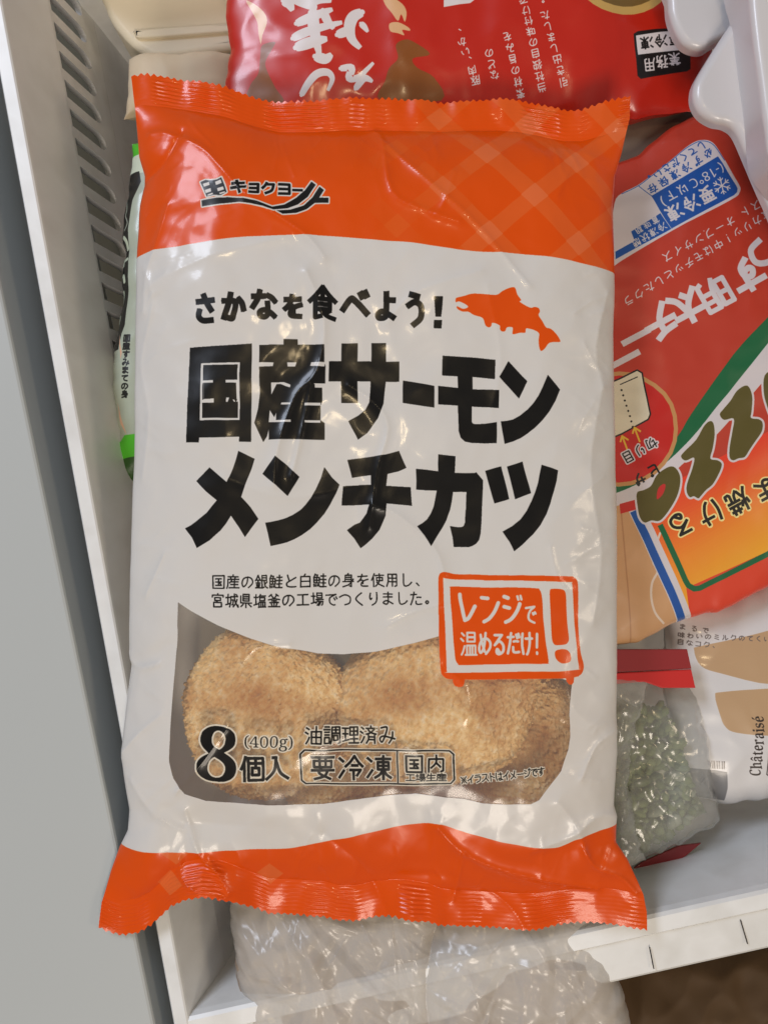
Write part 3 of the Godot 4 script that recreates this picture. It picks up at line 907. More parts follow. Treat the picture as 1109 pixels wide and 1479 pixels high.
func quad_box(corners: PackedVector3Array, thick: float, mat: Material) -> ArrayMesh:
	# a four-cornered board, its top given, its body downwards
	var st := SurfaceTool.new()
	st.begin(Mesh.PRIMITIVE_TRIANGLES)
	st.set_smooth_group(-1)
	var v := corners.duplicate()
	for c in corners:
		v.append(c + Vector3.DOWN * thick)
	for f in [[0, 1, 2, 3], [7, 6, 5, 4], [1, 0, 4, 5], [2, 1, 5, 6], [3, 2, 6, 7], [0, 3, 7, 4]]:
		for n in [0, 1, 2, 0, 2, 3]:
			st.add_vertex(v[f[n]])
	st.generate_normals()
	var m := st.commit()
	m.surface_set_material(0, mat)
	return m

func drawer(mat: Material) -> void:
	var root := thing("freezer_bin", Vector3(0, -0.16, 0))
	tag(root, "white plastic freezer drawer with a row of slots in its left wall", "drawer")
	var up := Vector3(0, 0.16, 0)
	var a := U * -0.285 + up
	var b := U * 0.30 + up
	var rim := PackedVector2Array([Vector2(0.1252, -0.06), Vector2(0.1262, -0.030), Vector2(0.1276, -0.0175), Vector2(0.1276, -0.0158), Vector2(0.1270, -0.0150), Vector2(0.1218, -0.0146), Vector2(0.1211, -0.0152), Vector2(0.1206, -0.0165), Vector2(0.1111, -0.05)])
	rim.reverse()
	put("left_rim", swept(rim, a, b, N, mat), root)
	# the slotted part of the wall
	var slope := (N * (0.1030 - 0.1111) + Vector3.DOWN * 0.05)
	var q := slope.length()
	var y := slope.normalized()
	var x := U
	var z := x.cross(y)
	var csg := CSGPolygon3D.new()
	csg.name = "slotted_wall"
	csg.polygon = PackedVector2Array([Vector2(-0.285, 0), Vector2(0.30, 0), Vector2(0.30, q), Vector2(-0.285, q)])
	csg.depth = 0.0030
	csg.material = mat
	csg.transform = Transform3D(Basis(x, y, z), N * 0.1111 + Vector3.UP * -0.05 + up)
	for i in 25:
		var hole := CSGPolygon3D.new()
		hole.name = "slot"
		var t := -0.2776 + 0.0138 * i
		var pts := PackedVector2Array([Vector2(t - 0.0042, 0.002), Vector2(t + 0.0042, 0.002)])
		for k in 13:
			var an := PI * k / 12.0
			pts.append(Vector2(t + cos(an) * 0.0042, q - 0.021 + sin(an) * 0.0075))
		hole.polygon = pts
		hole.depth = 0.02
		hole.position = Vector3(0, 0, 0.008)
		hole.operation = CSGShape3D.OPERATION_SUBTRACTION
		csg.add_child(hole, true)
	root.add_child(csg, true)
	var low := PackedVector2Array([Vector2(0.0935, -0.159), Vector2(0.0970, -0.150), Vector2(0.1030, -0.1002)])
	put("lower_wall", swept(low, a, b, N, mat), root)
	# the front wall with its broad lip
	var f := Vector3(0.9763, 0, -0.2164)
	var fo := Vector3(0.2164, 0, 0.9763)
	var d0 := Vector3(0.13, 0, 0.1690).dot(fo)
	var fa := f * -0.1345 + up
	var fb := f * 0.25 + up
	var lip := PackedVector2Array([Vector2(d0 - 0.012, -0.159), Vector2(d0 - 0.006, -0.145), Vector2(d0 - 0.0012, -0.019), Vector2(d0 - 0.0004, -0.0160), Vector2(d0 + 0.0010, -0.0150), Vector2(d0 + 0.0075, -0.0152), Vector2(d0 + 0.0085, -0.0165), Vector2(d0 + 0.026, -0.020), Vector2(d0 + 0.0275, -0.0215), Vector2(d0 + 0.0275, -0.05)])
	put("front_wall", swept(lip, fb, fa, fo, mat), root)
	# back wall and floor
	var back := PackedVector2Array([Vector2(0.279, -0.159), Vector2(0.283, -0.0157), Vector2(0.292, -0.0157), Vector2(0.292, -0.05)])
	put("back_wall", swept(back, N * 0.105 + up, N * -0.28 + up, -U, mat), root)
	put("floor", quad_box(PackedVector3Array([N * 0.1 + U * -0.29, N * -0.28 + U * -0.29, N * -0.28 + U * 0.26, N * 0.1 + U * 0.26]), 0.003, mat), root)
	# scratches in the front lip
	var dark := plastic(rgb(60, 54, 50), 0.8)
	for s in [[937, 1367, 943, 1398], [1068, 1328, 1078, 1362]]:
		var p := at(s[0], s[1], -0.0172)
		var r := at(s[2], s[3], -0.0188)
		var m := BoxMesh.new()
		m.size = Vector3(0.00045, 0.0004, p.distance_to(r))
		var o := put("scratch", m, root, dark)
		o.look_at_from_position(Vector3.ZERO, r - p, Vector3.UP)
		o.position = (p + r) / 2 + up + Vector3(0, 0.0006, 0)

func cabinet(mat: Material) -> void:
	var root := thing("freezer_cabinet", Vector3(0, -0.16, 0))
	tag(root, "pale grey freezer cabinet edge running along the left of the drawer", "cabinet")
	var up := Vector3(0, 0.16, 0)
	var u2 := Vector3(0.2037, 0, 0.979)
	var n2 := Vector3(-0.979, 0, 0.2037)
	var prof := PackedVector2Array([Vector2(0.50, -0.012), Vector2(0.1407, -0.012), Vector2(0.1398, -0.0125), Vector2(0.1393, -0.0135), Vector2(0.1370, -0.06), Vector2(0.134, -0.157)])
	put("side_panel", swept(prof, u2 * 0.55 + up, u2 * -0.55 + up, n2, mat), root)
	var shade := plastic(rgb(150, 152, 146), 0.6)
	put("gap_liner", swept(PackedVector2Array([Vector2(0.144, -0.1575), Vector2(0.08, -0.165)]), U * 0.55 + up, U * -0.55 + up, N, shade), root)

# ------------------------------------------------------------------ neighbours in the drawer
func red_bag() -> void:
	var cv := Canvas.new(300, -90, 730, 320, 1.7, rgb(196, 34, 14), G)
	var white := rgb(228, 218, 216)
	var gold := rgb(140, 78, 26)
	var tan_ := rgb(226, 176, 128)
	var black := rgb(24, 22, 22)
	var k := 3.262
	for s in ["190,200 250,190 240,220 205,280 215,330 250,400 285,470 110,470 130,380 170,330 180,250", "820,230 860,205 900,215 980,270 900,290 920,330 1000,370 1035,470 750,470 770,390 790,330 830,290"]:
		cv.poly(Canvas.smooth(pt(s, 320, 0, k), 4, true), gold)
	for s in ["110,-20 170,20 205,60 212,100 190,150 182,195 170,140 165,90 140,40", "755,-10 800,10 850,40 870,80 862,125 845,90 830,120 800,80 770,40", "790,130 830,125 880,150 885,165 850,160 860,185 830,175 795,165"]:
		cv.poly(Canvas.smooth(pt(s, 320, 0, k), 3, true), tan_)
	for s in [["290,2 318,18 335,52", 26], ["330,-10 420,30 440,60", 28], ["400,28 460,8 520,18", 26], ["352,112 440,84 525,58", 25], ["335,182 420,152 570,120", 25], ["350,228 430,206 500,196", 30], ["430,55 438,150 462,265", 30], ["478,60 500,110 530,150", 22], ["440,272 490,284 520,262", 26], ["662,70 622,92 604,140 615,195 655,238", 30], ["545,178 590,160 612,140", 24], ["655,122 672,138 690,162", 16], ["375,442 408,392 450,352 500,345 522,375 500,425", 20], ["560,328 612,328 602,372 650,366 716,304", 20], ["630,420 672,374 712,390", 18]]:
		cv.brush(Canvas.smooth(pt(s[0], 320, 0, k)), s[1] * 1.7 / k, white)
	var th := PI - 0.24
	for col in [["当社独自の味付けで", 782.8, 125, 753.6, 6.5], ["引き出しました。", 813, 118.5, 780, 13], ["素材の旨みを", 752, 133, 731, 58], ["などの", 713.5, 110, 705, 81], ["豚肉、いか、", 686, 118, 661, 53]]:
		cv.line(col[0], Vector2(col[1], col[2]), Vector2(col[3], col[4]), 12.5, 12.5, 1.35, white, false, th)
	cv.poly(pt("640,-60 688,-60 684,4 678,9 640,16"), white)
	cv.disc(Vector2(898, -34), 72, rgb(206, 166, 92), 58)
	cv.disc(Vector2(898, -36), 62, rgb(120, 92, 44), 48)
	cv.disc(Vector2(905, -40), 50, rgb(196, 186, 150), 40)
	cv.disc(Vector2(908, -4), 8, rgb(70, 64, 40), 5)
	var th2 := PI - 0.16
	cv.poly(pt("914,50 920,46 985,36 998,36 1002,92 996,96 926,112 921,108"), black)
	cv.poly(pt("917.5,52 984,40 994,40 996,66 921,79"), white)
	cv.line("要冷凍", Vector2(976, 53), Vector2(934, 61.5), 18.5, 17, 2.2, black, false, th2)
	cv.line("業務用", Vector2(976, 81), Vector2(938.6, 92), 18.5, 18, 2.0, white, false, th2)
	var m := plastic(Color.WHITE, 0.32, 0.25)
	m.albedo_texture = cv.texture()
	m.texture_repeat = false
	var o := put("red_food_bag", pillow(pt("326,-130 1080,-130 1010,150 322,196"), -0.036, 0.012, 0.04, 150, 70, m, cv, 0.0022, 3.0))
	tag(o, "glossy red food bag with white brush lettering upside down, behind the orange bag's top edge", "food bag")

func pizza_bag() -> void:
	var cv := Canvas.new(820, 120, 330, 860, 2.0, rgb(190, 58, 38), G)
	var white := rgb(214, 206, 208)
	var black := rgb(24, 20, 16)
	var blue := rgb(24, 82, 162)
	var green := rgb(18, 100, 58)
	var gold := rgb(90, 80, 30)
	var th := atan2(0.471, -0.882)
	# clear corner where the crust shows through
	cv.poly(pt("820,735 919,722 1003,905 1003,990 820,990"), rgb(206, 158, 112))
	for s in ["896,760 905,830 912,900 918,960", "930,800 948,880 955,940"]:
		cv.pen(Canvas.smooth(pt(s)), 2.0, rgb(182, 132, 90))
	for s in ["1003,905 1130,850 1130,990 1003,990"]:
		cv.poly(pt(s), rgb(214, 172, 122))
	# panel: yellow deepening to red towards the letters
	for i in 40:
		var t := i / 39.0
		var c := rgb(232, 60, 34).lerp(rgb(240, 140, 40), clampf(t * 2.0, 0, 1)).lerp(rgb(242, 186, 40), clampf(t * 2.0 - 1.0, 0, 1))
		var y := 662 + t * 200
		cv.poly(PackedVector2Array([Vector2(905 + t * 60, y + 70), Vector2(1150, y - 62), Vector2(1150, y + 130), Vector2(905 + t * 60, y + 200)]), c)
	cv.poly(pt("992,850 1150,778 1150,845 1003,905"), rgb(222, 66, 36))
	cv.poly(pt("820,735 919,722 940,760 1003,905 1003,990 820,990"), rgb(206, 158, 112))
	for s in ["896,740 905,830 912,900 918,960"]:
		cv.pen(Canvas.smooth(pt(s)), 2.0, rgb(182, 132, 90))
	cv.pen(Canvas.smooth(pt("952,770 946,790 943,812 950,824 942,842 941,864 948,886 962,902")), 3.2, rgb(224, 204, 186), true)
	cv.pen(pt("911,722 1001,912"), 22, white)
	cv.pen(pt("914,738 993,904"), 11.5, blue)
	cv.pen(pt("952,758 990,838 995,846 1004,851 1012,850 1150,780"), 8.0, green)
	# green and white bands
	var up_ := Canvas.smooth(pt("1150,408 1109,455 1055,513 996,597 980,624 955,658 936,675 900,694 860,706"))
	var mid := Canvas.smooth(pt("860,722 900,708 929,693 960,668 997,631 1038,580 1109,492 1150,445"))
	var low := Canvas.smooth(pt("860,738 900,728 920,720 958,694 990,664 1032,628 1109,540 1150,500"))
	var band := up_.duplicate()
	band.append_array(mid)
	cv.poly(band, green)
	band = mid.duplicate()
	low.reverse()
	band.append_array(low)
	cv.poly(band, white)
	cv.poly(pt("894,728 919,721 921,735 895,742"), rgb(200, 44, 34))
	# gold script, white edge first
	k_script(cv, white, 3.0)
	k_script(cv, gold, 0.0)
	cv.poly(Canvas.smooth(pt("275,580 280,520 310,490 325,500 310,550", 880, 580, 4.109), 4, true), rgb(196, 44, 40))
	# the round mark with the cut line
	cv.disc(Vector2(893, 620), 83, rgb(196, 142, 86))
	cv.disc(Vector2(893, 620), 77, rgb(196, 30, 22))
	for g in [3.0, 0.0]:
		var p := pt("862,562 895,548 918,536.5 924.4,540 934.7,599 932,606 896,626 862,640")
		if g > 0:
			p.append(p[0])
			cv.pen(p, g * 1.4, black, true)
		else:
			cv.poly(p, rgb(220, 210, 184))
	cv.pen(pt("894,556 919,545"), 1.4, black)
	for i in 8:
		cv.disc(Vector2(896, 564).lerp(Vector2(911.5, 617), i / 7.0), 1.5, black)
	for ar in [Vector2(914, 618), Vector2(897, 630)]:
		cv.pen(PackedVector2Array([ar, ar + Vector2(8, 21)]), 2.6, rgb(226, 180, 50))
		cv.pen(PackedVector2Array([ar + Vector2(-2.5, 9), ar, ar + Vector2(9, 6)]), 2.6, rgb(226, 180, 50))
	for g in [2.4, 0.0]:
		cv.line("切り目", Vector2(938.4, 641), Vector2(905.6, 660), 16, 16, 1.8 + g * 1.6, white if g > 0 else black, g > 0, th)
	cv.line("ピザ", Vector2(942, 679), Vector2(922, 692), 16, 16, 2.6, black, false, th)
	var cream := rgb(246, 226, 150)
	for g in [2.4, 0.0]:
		cv.line("ま焼ける", Vector2(1104, 708), Vector2(982, 757), 32, 34, 4.3 + g * 1.7, cream if g > 0 else black, g > 0, th)
	# big pale title and two small lines
	for m in [["つ", 1101, 366], ["す", 1076, 399], ["明", 1030, 426], ["太", 989, 445], ["チ", 951, 465], ["ー", 917, 487], ["ー", 902, 519]]:
		var r := Vector2.from_angle(th)
		var dn := Vector2(-r.y, r.x)
		var sz := 47.0
		cv.letter(m[0], Vector2(m[1], m[2]) - r * sz / 2 - dn * sz / 2, r * sz, dn * sz, 9.0 if m[0] != "明" else 7.2, white)
	cv.line("はカリッ!中はモチッとしたクラ", Vector2(1105, 311), Vector2(906.8, 434), 13, 13, 1.4, white, false, th)
	cv.line("スト", Vector2(1089, 298), Vector2(1073, 307), 13, 13, 1.4, white, false, th)
	cv.line("オーブンサイズ", Vector2(1051, 322), Vector2(961, 372), 13, 13, 1.4, white, false, th)
	# the blue and white storage label
	var e := 4.843
	cv.poly(Canvas.smooth(pt("40,640 90,568 200,512 300,440 430,340 530,255 600,210 650,198 700,208 745,250 800,345 895,515 908,550 900,580 870,612 700,705 430,845 80,1052 20,1080 10,900", 880, 160, e), 3, true), white)
	cv.poly(pt("295,592 755,320 880,530 888,550 884,575 862,596 430,828", 880, 160, e), blue)
	cv.poly(pt("150,845 355,715 425,832 40,1040 40,985 170,915", 880, 160, e), blue)
	cv.pen(pt("210,515 295,592 430,830", 880, 160, e), 1.0, blue)
	cv.pen(Canvas.smooth(pt("90,572 205,516 300,446 430,346 530,262 605,218 650,206 700,220 745,262 800,352", 880, 160, e)), 1.0, blue)
	cv.line("必ず冷凍保存", Vector2(1023, 222), Vector2(943, 271), 13, 13.5, 1.7, blue, false, th)
	cv.line("してください。", Vector2(1013, 210), Vector2(938, 257), 11.5, 12.5, 1.7, blue, false, th)
	cv.line("要冷凍", Vector2(1019, 282), Vector2(973, 307), 22, 23, 3.0, white, false, th)
	var sans := SystemFont.new()
	sans.font_names = ["Droid Sans"]
	cv.latin("(-18°C", Vector2(1019, 253.5), 17, 52, th, sans, white)
	cv.line("以下", Vector2(985, 273), Vector2(969, 282), 14, 15, 1.8, white, false, th)
	cv.latin(")", Vector2(957, 291), 17, 5, th, sans, white)
	for i in 3:
		var d := Vector2.from_angle(i * PI / 3 + 0.3) * 13
		var c := Vector2(1041, 269)
		cv.pen(PackedVector2Array([c - d, c + d]), 1.7, white)
		for sgn in [-1.0, 1.0]:
			for tw in [0.8, -0.8]:
				cv.pen(PackedVector2Array([c + d * 0.55 * sgn, c + d * 0.55 * sgn + (d * 0.42 * sgn).rotated(tw)]), 1.4, white)
	cv.line("冷凍状態(", Vector2(955, 328), Vector2(905, 359), 12, 12, 1.4, white, false, th)
	cv.line("賞味期", Vector2(946, 318), Vector2(922, 332), 10.5, 10.5, 1.2, white, false, th)
	var m := plastic(Color.WHITE, 0.4, 0.35)
	m.albedo_texture = cv.texture()
	m.texture_repeat = false
	var o := put("pizza_bag", pillow(pt("832,272 1215,22 1215,815 838,962"), -0.040, 0.010, 0.05, 90, 170, m, cv, 0.002, 11.0, 0.4))
	tag(o, "red pizza bread bag with gold script and a blue label, upside down", "food bag")

func k_script(cv: Canvas, c: Color, grow: float) -> void:
	for s in ["158,545 200,525 240,500 270,440 320,400 360,386 390,405 410,450 405,520 380,590 330,670 290,708 245,705 205,718 178,690 165,640",
		"412,330 430,300 500,230 545,150 580,120 602,135 610,200 600,280 588,340 630,350 655,372 640,420 600,490 560,525 530,560 515,575 490,562 468,568 450,540 450,490 480,400 490,335 440,352",
		"640,80 660,50 700,0 740,-60 800,-90 830,-30 828,60 825,100 870,108 893,128 888,180 850,240 820,285 790,330 755,338 722,350 702,330 702,270 716,180 722,105 665,112",
		"905,-150 960,-190 1030,-240 1075,-200 1080,-100 1060,-20 1000,60 960,110 920,20 900,-60"]:
		var p := Canvas.smooth(pt(s, 880, 580, 4.109), 4, true)
		if grow > 0:
			p.append(p[0])
			cv.pen(p, grow * 2, c, true)
		cv.poly(p, c)

func snack_bag() -> void:
	var cv := Canvas.new(880, 860, 300, 340, 2.0, rgb(216, 214, 214), G)
	var tan_ := rgb(192, 158, 120)
	var black := rgb(46, 34, 28)
	for s in ["1004,940 1012,934 1070,920 1160,905 1180,975 1109,986 1040,972 1012,962", "1030,1004 1040,998 1109,992 1180,992 1180,1062 1109,1060 1060,1056 1044,1048 1036,1030"]:
		cv.poly(Canvas.smooth(pt(s), 4, true), tan_)
	var serif := SystemFont.new()
	serif.font_names = ["Droid Serif"]
	serif.font_weight = 700
	var slant := FontVariation.new()
	slant.base_font = serif
	slant.variation_transform = Transform2D(Vector2(1, 0.0), Vector2(0.22, 1), Vector2.ZERO)
	cv.latin("Châteraisé", Vector2(1089, 1076), 19, 88, -PI / 2, slant, black)
	cv.pen(pt("1120,1065 1109,1066 1106,1070 1106,1118 1110,1121 1120,1122"), 1.6, black)
	cv.poly(pt("990,1112 1030,1112 1048,1114 1052,1140 1052,1162 990,1158"), rgb(120, 120, 122))
	var ink := rgb(104, 94, 92)
	cv.line("まるで", Vector2(990, 907), Vector2(1020, 911), 8, 8, 1.2, ink)
	cv.line("味わいのミルクのてくい", Vector2(988, 919), Vector2(1104, 922), 8.5, 8, 1.2, ink)
	cv.line("自なコク、", Vector2(987, 929), Vector2(1032, 932), 8.5, 8, 1.2, ink)
	for i in 9:
		cv.pen(pt("%f,1098 %f,1110" % [1026 + i * 2.2, 1026 + i * 2.2]), 1.1 if i % 3 else 0.6, black)
	var m := plastic(Color.WHITE, 0.38, 0.3)
	m.albedo_texture = cv.texture()
	m.texture_repeat = false
	var o := put("white_snack_bag", pillow(pt("965,880 1240,820 1240,1175 985,1162"), -0.060, 0.014, 0.03, 70, 80, m, cv, 0.002, 23.0))
	tag(o, "white snack bag with tan rounded windows and brown script, under the pizza bag", "snack bag")

func zip_bag() -> void:
	# frosted vegetables in a zip bag
	var veg := StandardMaterial3D.new()
	veg.roughness = 0.6
	veg.uv1_triplanar = true
	veg.uv1_scale = Vector3.ONE * 9.0
	veg.albedo_texture = noise_tex(0.008, 512, [[0.0, rgb(60, 78, 26)], [0.4, rgb(104, 122, 52)], [0.55, rgb(158, 166, 108)], [0.7, rgb(200, 202, 176)], [1.0, rgb(224, 224, 214)]], 21, FastNoiseLite.TYPE_SIMPLEX_SMOOTH, 6)
	veg.heightmap_enabled = true
	veg.heightmap_texture = noise_tex(0.05, 256, [], 23)
	veg.heightmap_scale = 0.12
	var v := put("frozen_greens", pillow(pt("884,1010 965,1030 1014,1172 880,1255"), -0.060, 0.010, 0.02, 90, 120, veg, null, 0.006, 5.0))
	tag(v, "lump of frosted pale green vegetables inside the clear zip bag", "vegetables")
	var bits := SurfaceTool.new()
	bits.begin(Mesh.PRIMITIVE_TRIANGLES)
	var dice := RandomNumberGenerator.new()
	dice.seed = 5
	var ball := SphereMesh.new()
	ball.radius = 0.5
	ball.height = 1.0
	ball.radial_segments = 7
	ball.rings = 4
	for i in 520:
		var px := dice.randf_range(890, 1004)
		var py := dice.randf_range(1020, 1235)
		if px > 965 + (py - 1030) * 0.33 or py > 1252 - (px - 884) * 0.62:
			continue
		var green := noise.get_noise_2d(px * 2.0, py * 2.0) + (950 - px) / 90.0 + (1110 - py) / 260.0
		var w := dice.randf_range(0.0018, 0.0058)
		var e := minf(1.0, minf(px - 884, 1010 - px) / 30.0)
		var place := at(px, py, -0.050)
		place.y = -0.0545 + 0.006 * maxf(0.1, e) + dice.randf_range(-0.002, 0.002)
		var turn := Basis.from_euler(Vector3(dice.randf() * 3, dice.randf() * 3, dice.randf() * 3)).scaled_local(Vector3(w * dice.randf_range(1.0, 1.9), w * 0.8, w))
		var c := Color(0.07, 0.11, 0.02).lerp(Color(0.24, 0.30, 0.10), dice.randf()) if green + dice.randf_range(-0.5, 0.5) > -0.45 else Color(0.18, 0.23, 0.10).lerp(Color(0.42, 0.45, 0.34), dice.randf())
		var arr := ball.get_mesh_arrays()
		var vs: PackedVector3Array = arr[Mesh.ARRAY_VERTEX]
		for k in (arr[Mesh.ARRAY_INDEX] as PackedInt32Array):
			bits.set_color(c)
			bits.add_vertex(place + turn * vs[k])
	bits.generate_normals()
	var leafy := StandardMaterial3D.new()
	leafy.vertex_color_use_as_albedo = true
	leafy.roughness = 0.55
	var bm := put("frosted_bits", bits.commit(), v, leafy)
	bm.set_meta("kind", "stuff")
	var root := thing("zip_bag", at(950, 1100, -0.07))
	tag(root, "frosty clear zip bag with a red zip strip, right of the orange bag's lower edge", "zip bag")
	var film := StandardMaterial3D.new()
	film.transparency = BaseMaterial3D.TRANSPARENCY_ALPHA
	film.roughness = 0.18
	film.albedo_color = Color(0.80, 0.80, 0.77, 0.32)
	var off := -root.position
	var rng := RandomNumberGenerator.new()
	rng.seed = 31
	for sheet in [["film", [Vector2(872, 968), Vector2(1000, 985), Vector2(1036, 1182), Vector2(872, 1266)], -0.056, 0.019, 130], ["film_fold", [Vector2(866, 965), Vector2(946, 968), Vector2(928, 1246), Vector2(872, 1262)], -0.040, 0.008, 90]]:
		var c: Array = sheet[1]
		var nu := 130
		var nv := 220
		var flat := PackedVector2Array()
		for j in nv + 1:
			for i in nu + 1:
				var u := float(i) / nu
				var t := float(j) / nv
				var p: Vector2 = (c[0] as Vector2).lerp(c[1], u).lerp((c[3] as Vector2).lerp(c[2], u), t)
				p.x += u * 12.0 * noise.get_noise_2d(p.y * 1.6, 77.0) + (u * -30.0 * sin(t * PI) if sheet[0] == "film_fold" else 0.0)
				p.y += t * 10.0 * noise.get_noise_2d(p.x * 1.6, 177.0)
				flat.append(p)
		var lines := []
		for i in int(sheet[4]):
			var from := Vector2(rng.randf_range(880, 1040), rng.randf_range(970, 1260))
			var dir := Vector2.from_angle(PI / 2 + rng.randf_range(-0.5, 0.5)) if rng.randf() < 0.65 else Vector2.from_angle(rng.randf_range(0, PI))
			var wide := lerpf(2.5, 12.0, pow(rng.randf(), 2.0))
			lines.append([from, from + dir * rng.randf_range(12, 90), wide, wide * 0.00008 * rng.randf_range(-0.8, 1.0)])
		var wr := crinkle(flat, nu, nv, lines)
		var pos := PackedVector3Array()
		var uv := PackedVector2Array()
		for n in flat.size():
			var u := float(n % (nu + 1)) / nu
			var t := float(n / (nu + 1)) / nv
			var b := pow(maxf(0.0, (1.0 - pow(absf(2 * u - 1), 2.5)) * (1.0 - pow(absf(2 * t - 1), 2.5))), 0.4)
			var q := at(flat[n].x, flat[n].y, sheet[2])
			q.y += sheet[3] * b + wr[n] + 0.004 * noise.get_noise_2d(flat[n].x, flat[n].y + 300) * b
			pos.append(q + off)
			uv.append(flat[n] / 300.0)
		var mesh := ArrayMesh.new()
		grid(mesh, nu, nv, pos, uv, film)
		put(sheet[0], mesh, root)
	var red := plastic(rgb(150, 40, 42), 0.35, 0.3)
	var red2 := plastic(rgb(206, 44, 40), 0.3, 0.3)
	var z := put("zip_strip", slab(straight("870,938 992,938 998,966 870,972", -0.036), -0.036, 0.0012, 0.0004, red), root)
	z.position = off
	z = put("zip_ridge", slab(straight("870,973 998,967 1004,994 955,994 930,985 870,990", -0.0352), -0.0352, 0.0018, 0.0006, red2), root)
	z.position = off
	z = put("zip_end", slab(straight("890,1275 926,1246 980,1222 1012,1218 990,1237 945,1262 900,1288", -0.056), -0.056, 0.0012, 0.0004, red), root)
	z.position = off

func straight(text: String, y: float) -> PackedVector2Array:
	var r := PackedVector2Array()
	for p in pt(text):
		var q := at(p.x, p.y, y)
		r.append(Vector2(q.x, q.z))
	return r

func green_pack() -> void:
	var cv := Canvas.new(140, 180, 110, 540, 2.0, rgb(176, 184, 166), G)
	var black := rgb(20, 20, 18)
	var pale := rgb(196, 206, 182)
	var green := rgb(82, 190, 40)
	cv.poly(pt("140,180 250,180 250,212 180,217 140,216"), green)
	cv.poly(pt("140,216 180,217 250,212 250,248 200,248 140,246"), rgb(214, 222, 198))
	cv.poly(pt("140,246 200,245 204,262 192,290 186,330 188,420 182,470 176,482 172,505 140,510"), black)
	for s in ["176,340 182,348 184,360", "170,377 186,374", "177,364 176,384", "172,398 178,398 180,408", "168,424 176,420 174,436", "166,450 170,456 168,466"]:
		cv.pen(Canvas.smooth(pt(s)), 5.0, pale)
	cv.pen(Canvas.smooth(pt("178,276 182,300 180,310 184,322 178,332")), 1.6, rgb(170, 176, 160))
	cv.line("国产すみまての身".replace("产", "産"), Vector2(186, 490), Vector2(182, 570), 11, 10, 2.2, black, false, 0.05)
	for s in ["168,580 176,610 182,628 172,612", "172,480 178,510 176,520"]:
		cv.poly(pt(s), rgb(226, 176, 146))
	cv.poly(pt("140,660 172,636 178,628 250,622 250,720 140,720"), green)
	cv.poly(Canvas.smooth(pt("150,682 170,664 200,658 250,656 250,720 150,720")), rgb(44, 84, 26))
	var m := plastic(Color.WHITE, 0.4, 0.3)
	m.albedo_texture = cv.texture()
	m.texture_repeat = false
	var o := put("green_black_packet", pillow(pt("180,190 262,188 250,700 152,692"), -0.050, 0.015, 0.03, 36, 110, m, cv, 0.002, 51.0))
	tag(o, "narrow green and black printed packet wedged between the slotted wall and the orange bag", "packet")

func clear_bag() -> void:
	var food := StandardMaterial3D.new()
	food.roughness = 0.7
	food.uv1_triplanar = true
	food.uv1_scale = Vector3.ONE * 9.0
	food.albedo_texture = noise_tex(0.01, 256, [[0.0, rgb(132, 112, 94)], [0.5, rgb(176, 158, 140)], [1.0, rgb(212, 198, 182)]], 71)
	var c := put("frozen_bread", pillow(pt("340,1290 640,1290 660,1560 345,1560"), -0.031, 0.014, 0.03, 50, 50, food, null, 0.004, 9.0, 0.4))
	tag(c, "beige frozen food in the left half of the crumpled clear bag", "frozen food")
	c = put("frozen_bread", pillow(pt("630,1290 884,1290 890,1560 640,1560"), -0.031, 0.014, 0.03, 50, 50, food, null, 0.005, 77.0, 0.4))
	c.name = "frozen_bread_001"
	tag(c, "beige frozen food in the right half of the crumpled clear bag", "frozen food")
	var film := StandardMaterial3D.new()
	film.transparency = BaseMaterial3D.TRANSPARENCY_ALPHA
	film.roughness = 0.28
	film.albedo_color = Color(0.86, 0.83, 0.79, 0.58)
	film.clearcoat_enabled = true
	film.clearcoat = 0.4
	film.clearcoat_roughness = 0.2
	# sharp creases running out from where the bag is gathered under the orange seal
	var rng := RandomNumberGenerator.new()
	rng.seed = 77
	var lines := []
	for i in 360:
		var from := Vector2(rng.randf_range(310, 910), rng.randf_range(1265, 1500))
		var hub := Vector2(430, 1290) if from.x < 632 else Vector2(760, 1300)
		var dir := (from - hub).normalized().rotated(rng.randf_range(-0.6, 0.6))
		if rng.randf() < 0.65:
			dir = Vector2.from_angle(rng.randfn(0.75, 0.55))
		var fineness := rng.randf()
		var wide := lerpf(2.6, 17.0, fineness * fineness)
		lines.append([from, from + dir * rng.randf_range(25, 90 + 110 * fineness), wide, wide * 0.000105 * rng.randf_range(-0.7, 1.0)])
	var nu := 420
	var nv := 210
	var mesh := ArrayMesh.new()
	var pos := PackedVector3Array()
	var uv := PackedVector2Array()
	var flat := PackedVector2Array()
	for j in nv + 1:
		for i in nu + 1:
			var u := float(i) / nu
			var v := float(j) / nv
			var p := Vector2(lerpf(316, 892, u) + 14 * v + 8 * noise.get_noise_2d(v * 300, 5), lerpf(1270, 1530, v))
			p.x += (1.0 - u) * 20 * v - u * 14 * sin(v * 5.0)
			flat.append(p)
	var wr := crinkle(flat, nu, nv, lines)
	for n in flat.size():
		var p := flat[n]
		var u := float(n % (nu + 1)) / nu
		var b := pow(maxf(0, 1.0 - pow(absf(2 * u - 1), 6)), 0.5)
		var cut := 632 - 18 * sin((p.y - 1330) / 60.0)
		var split := 0.006 * exp(-absf(p.x - cut) / 14.0)
		var q := at(p.x, p.y, -0.02)
		q.y = -0.034 + 0.016 * b + 0.010 * bump((p.y - 1300) / 150.0) * b - split + wr[n] * (0.3 + 0.7 * b) + 0.004 * noise.get_noise_2d(p.x * 0.8, p.y * 0.8)
		pos.append(q)
		uv.append(p / 300.0)
	grid(mesh, nu, nv, pos, uv, film)
	var o := put("clear_plastic_bag", mesh)
	tag(o, "crumpled clear plastic bag below the bottom seal of the orange bag", "plastic bag")

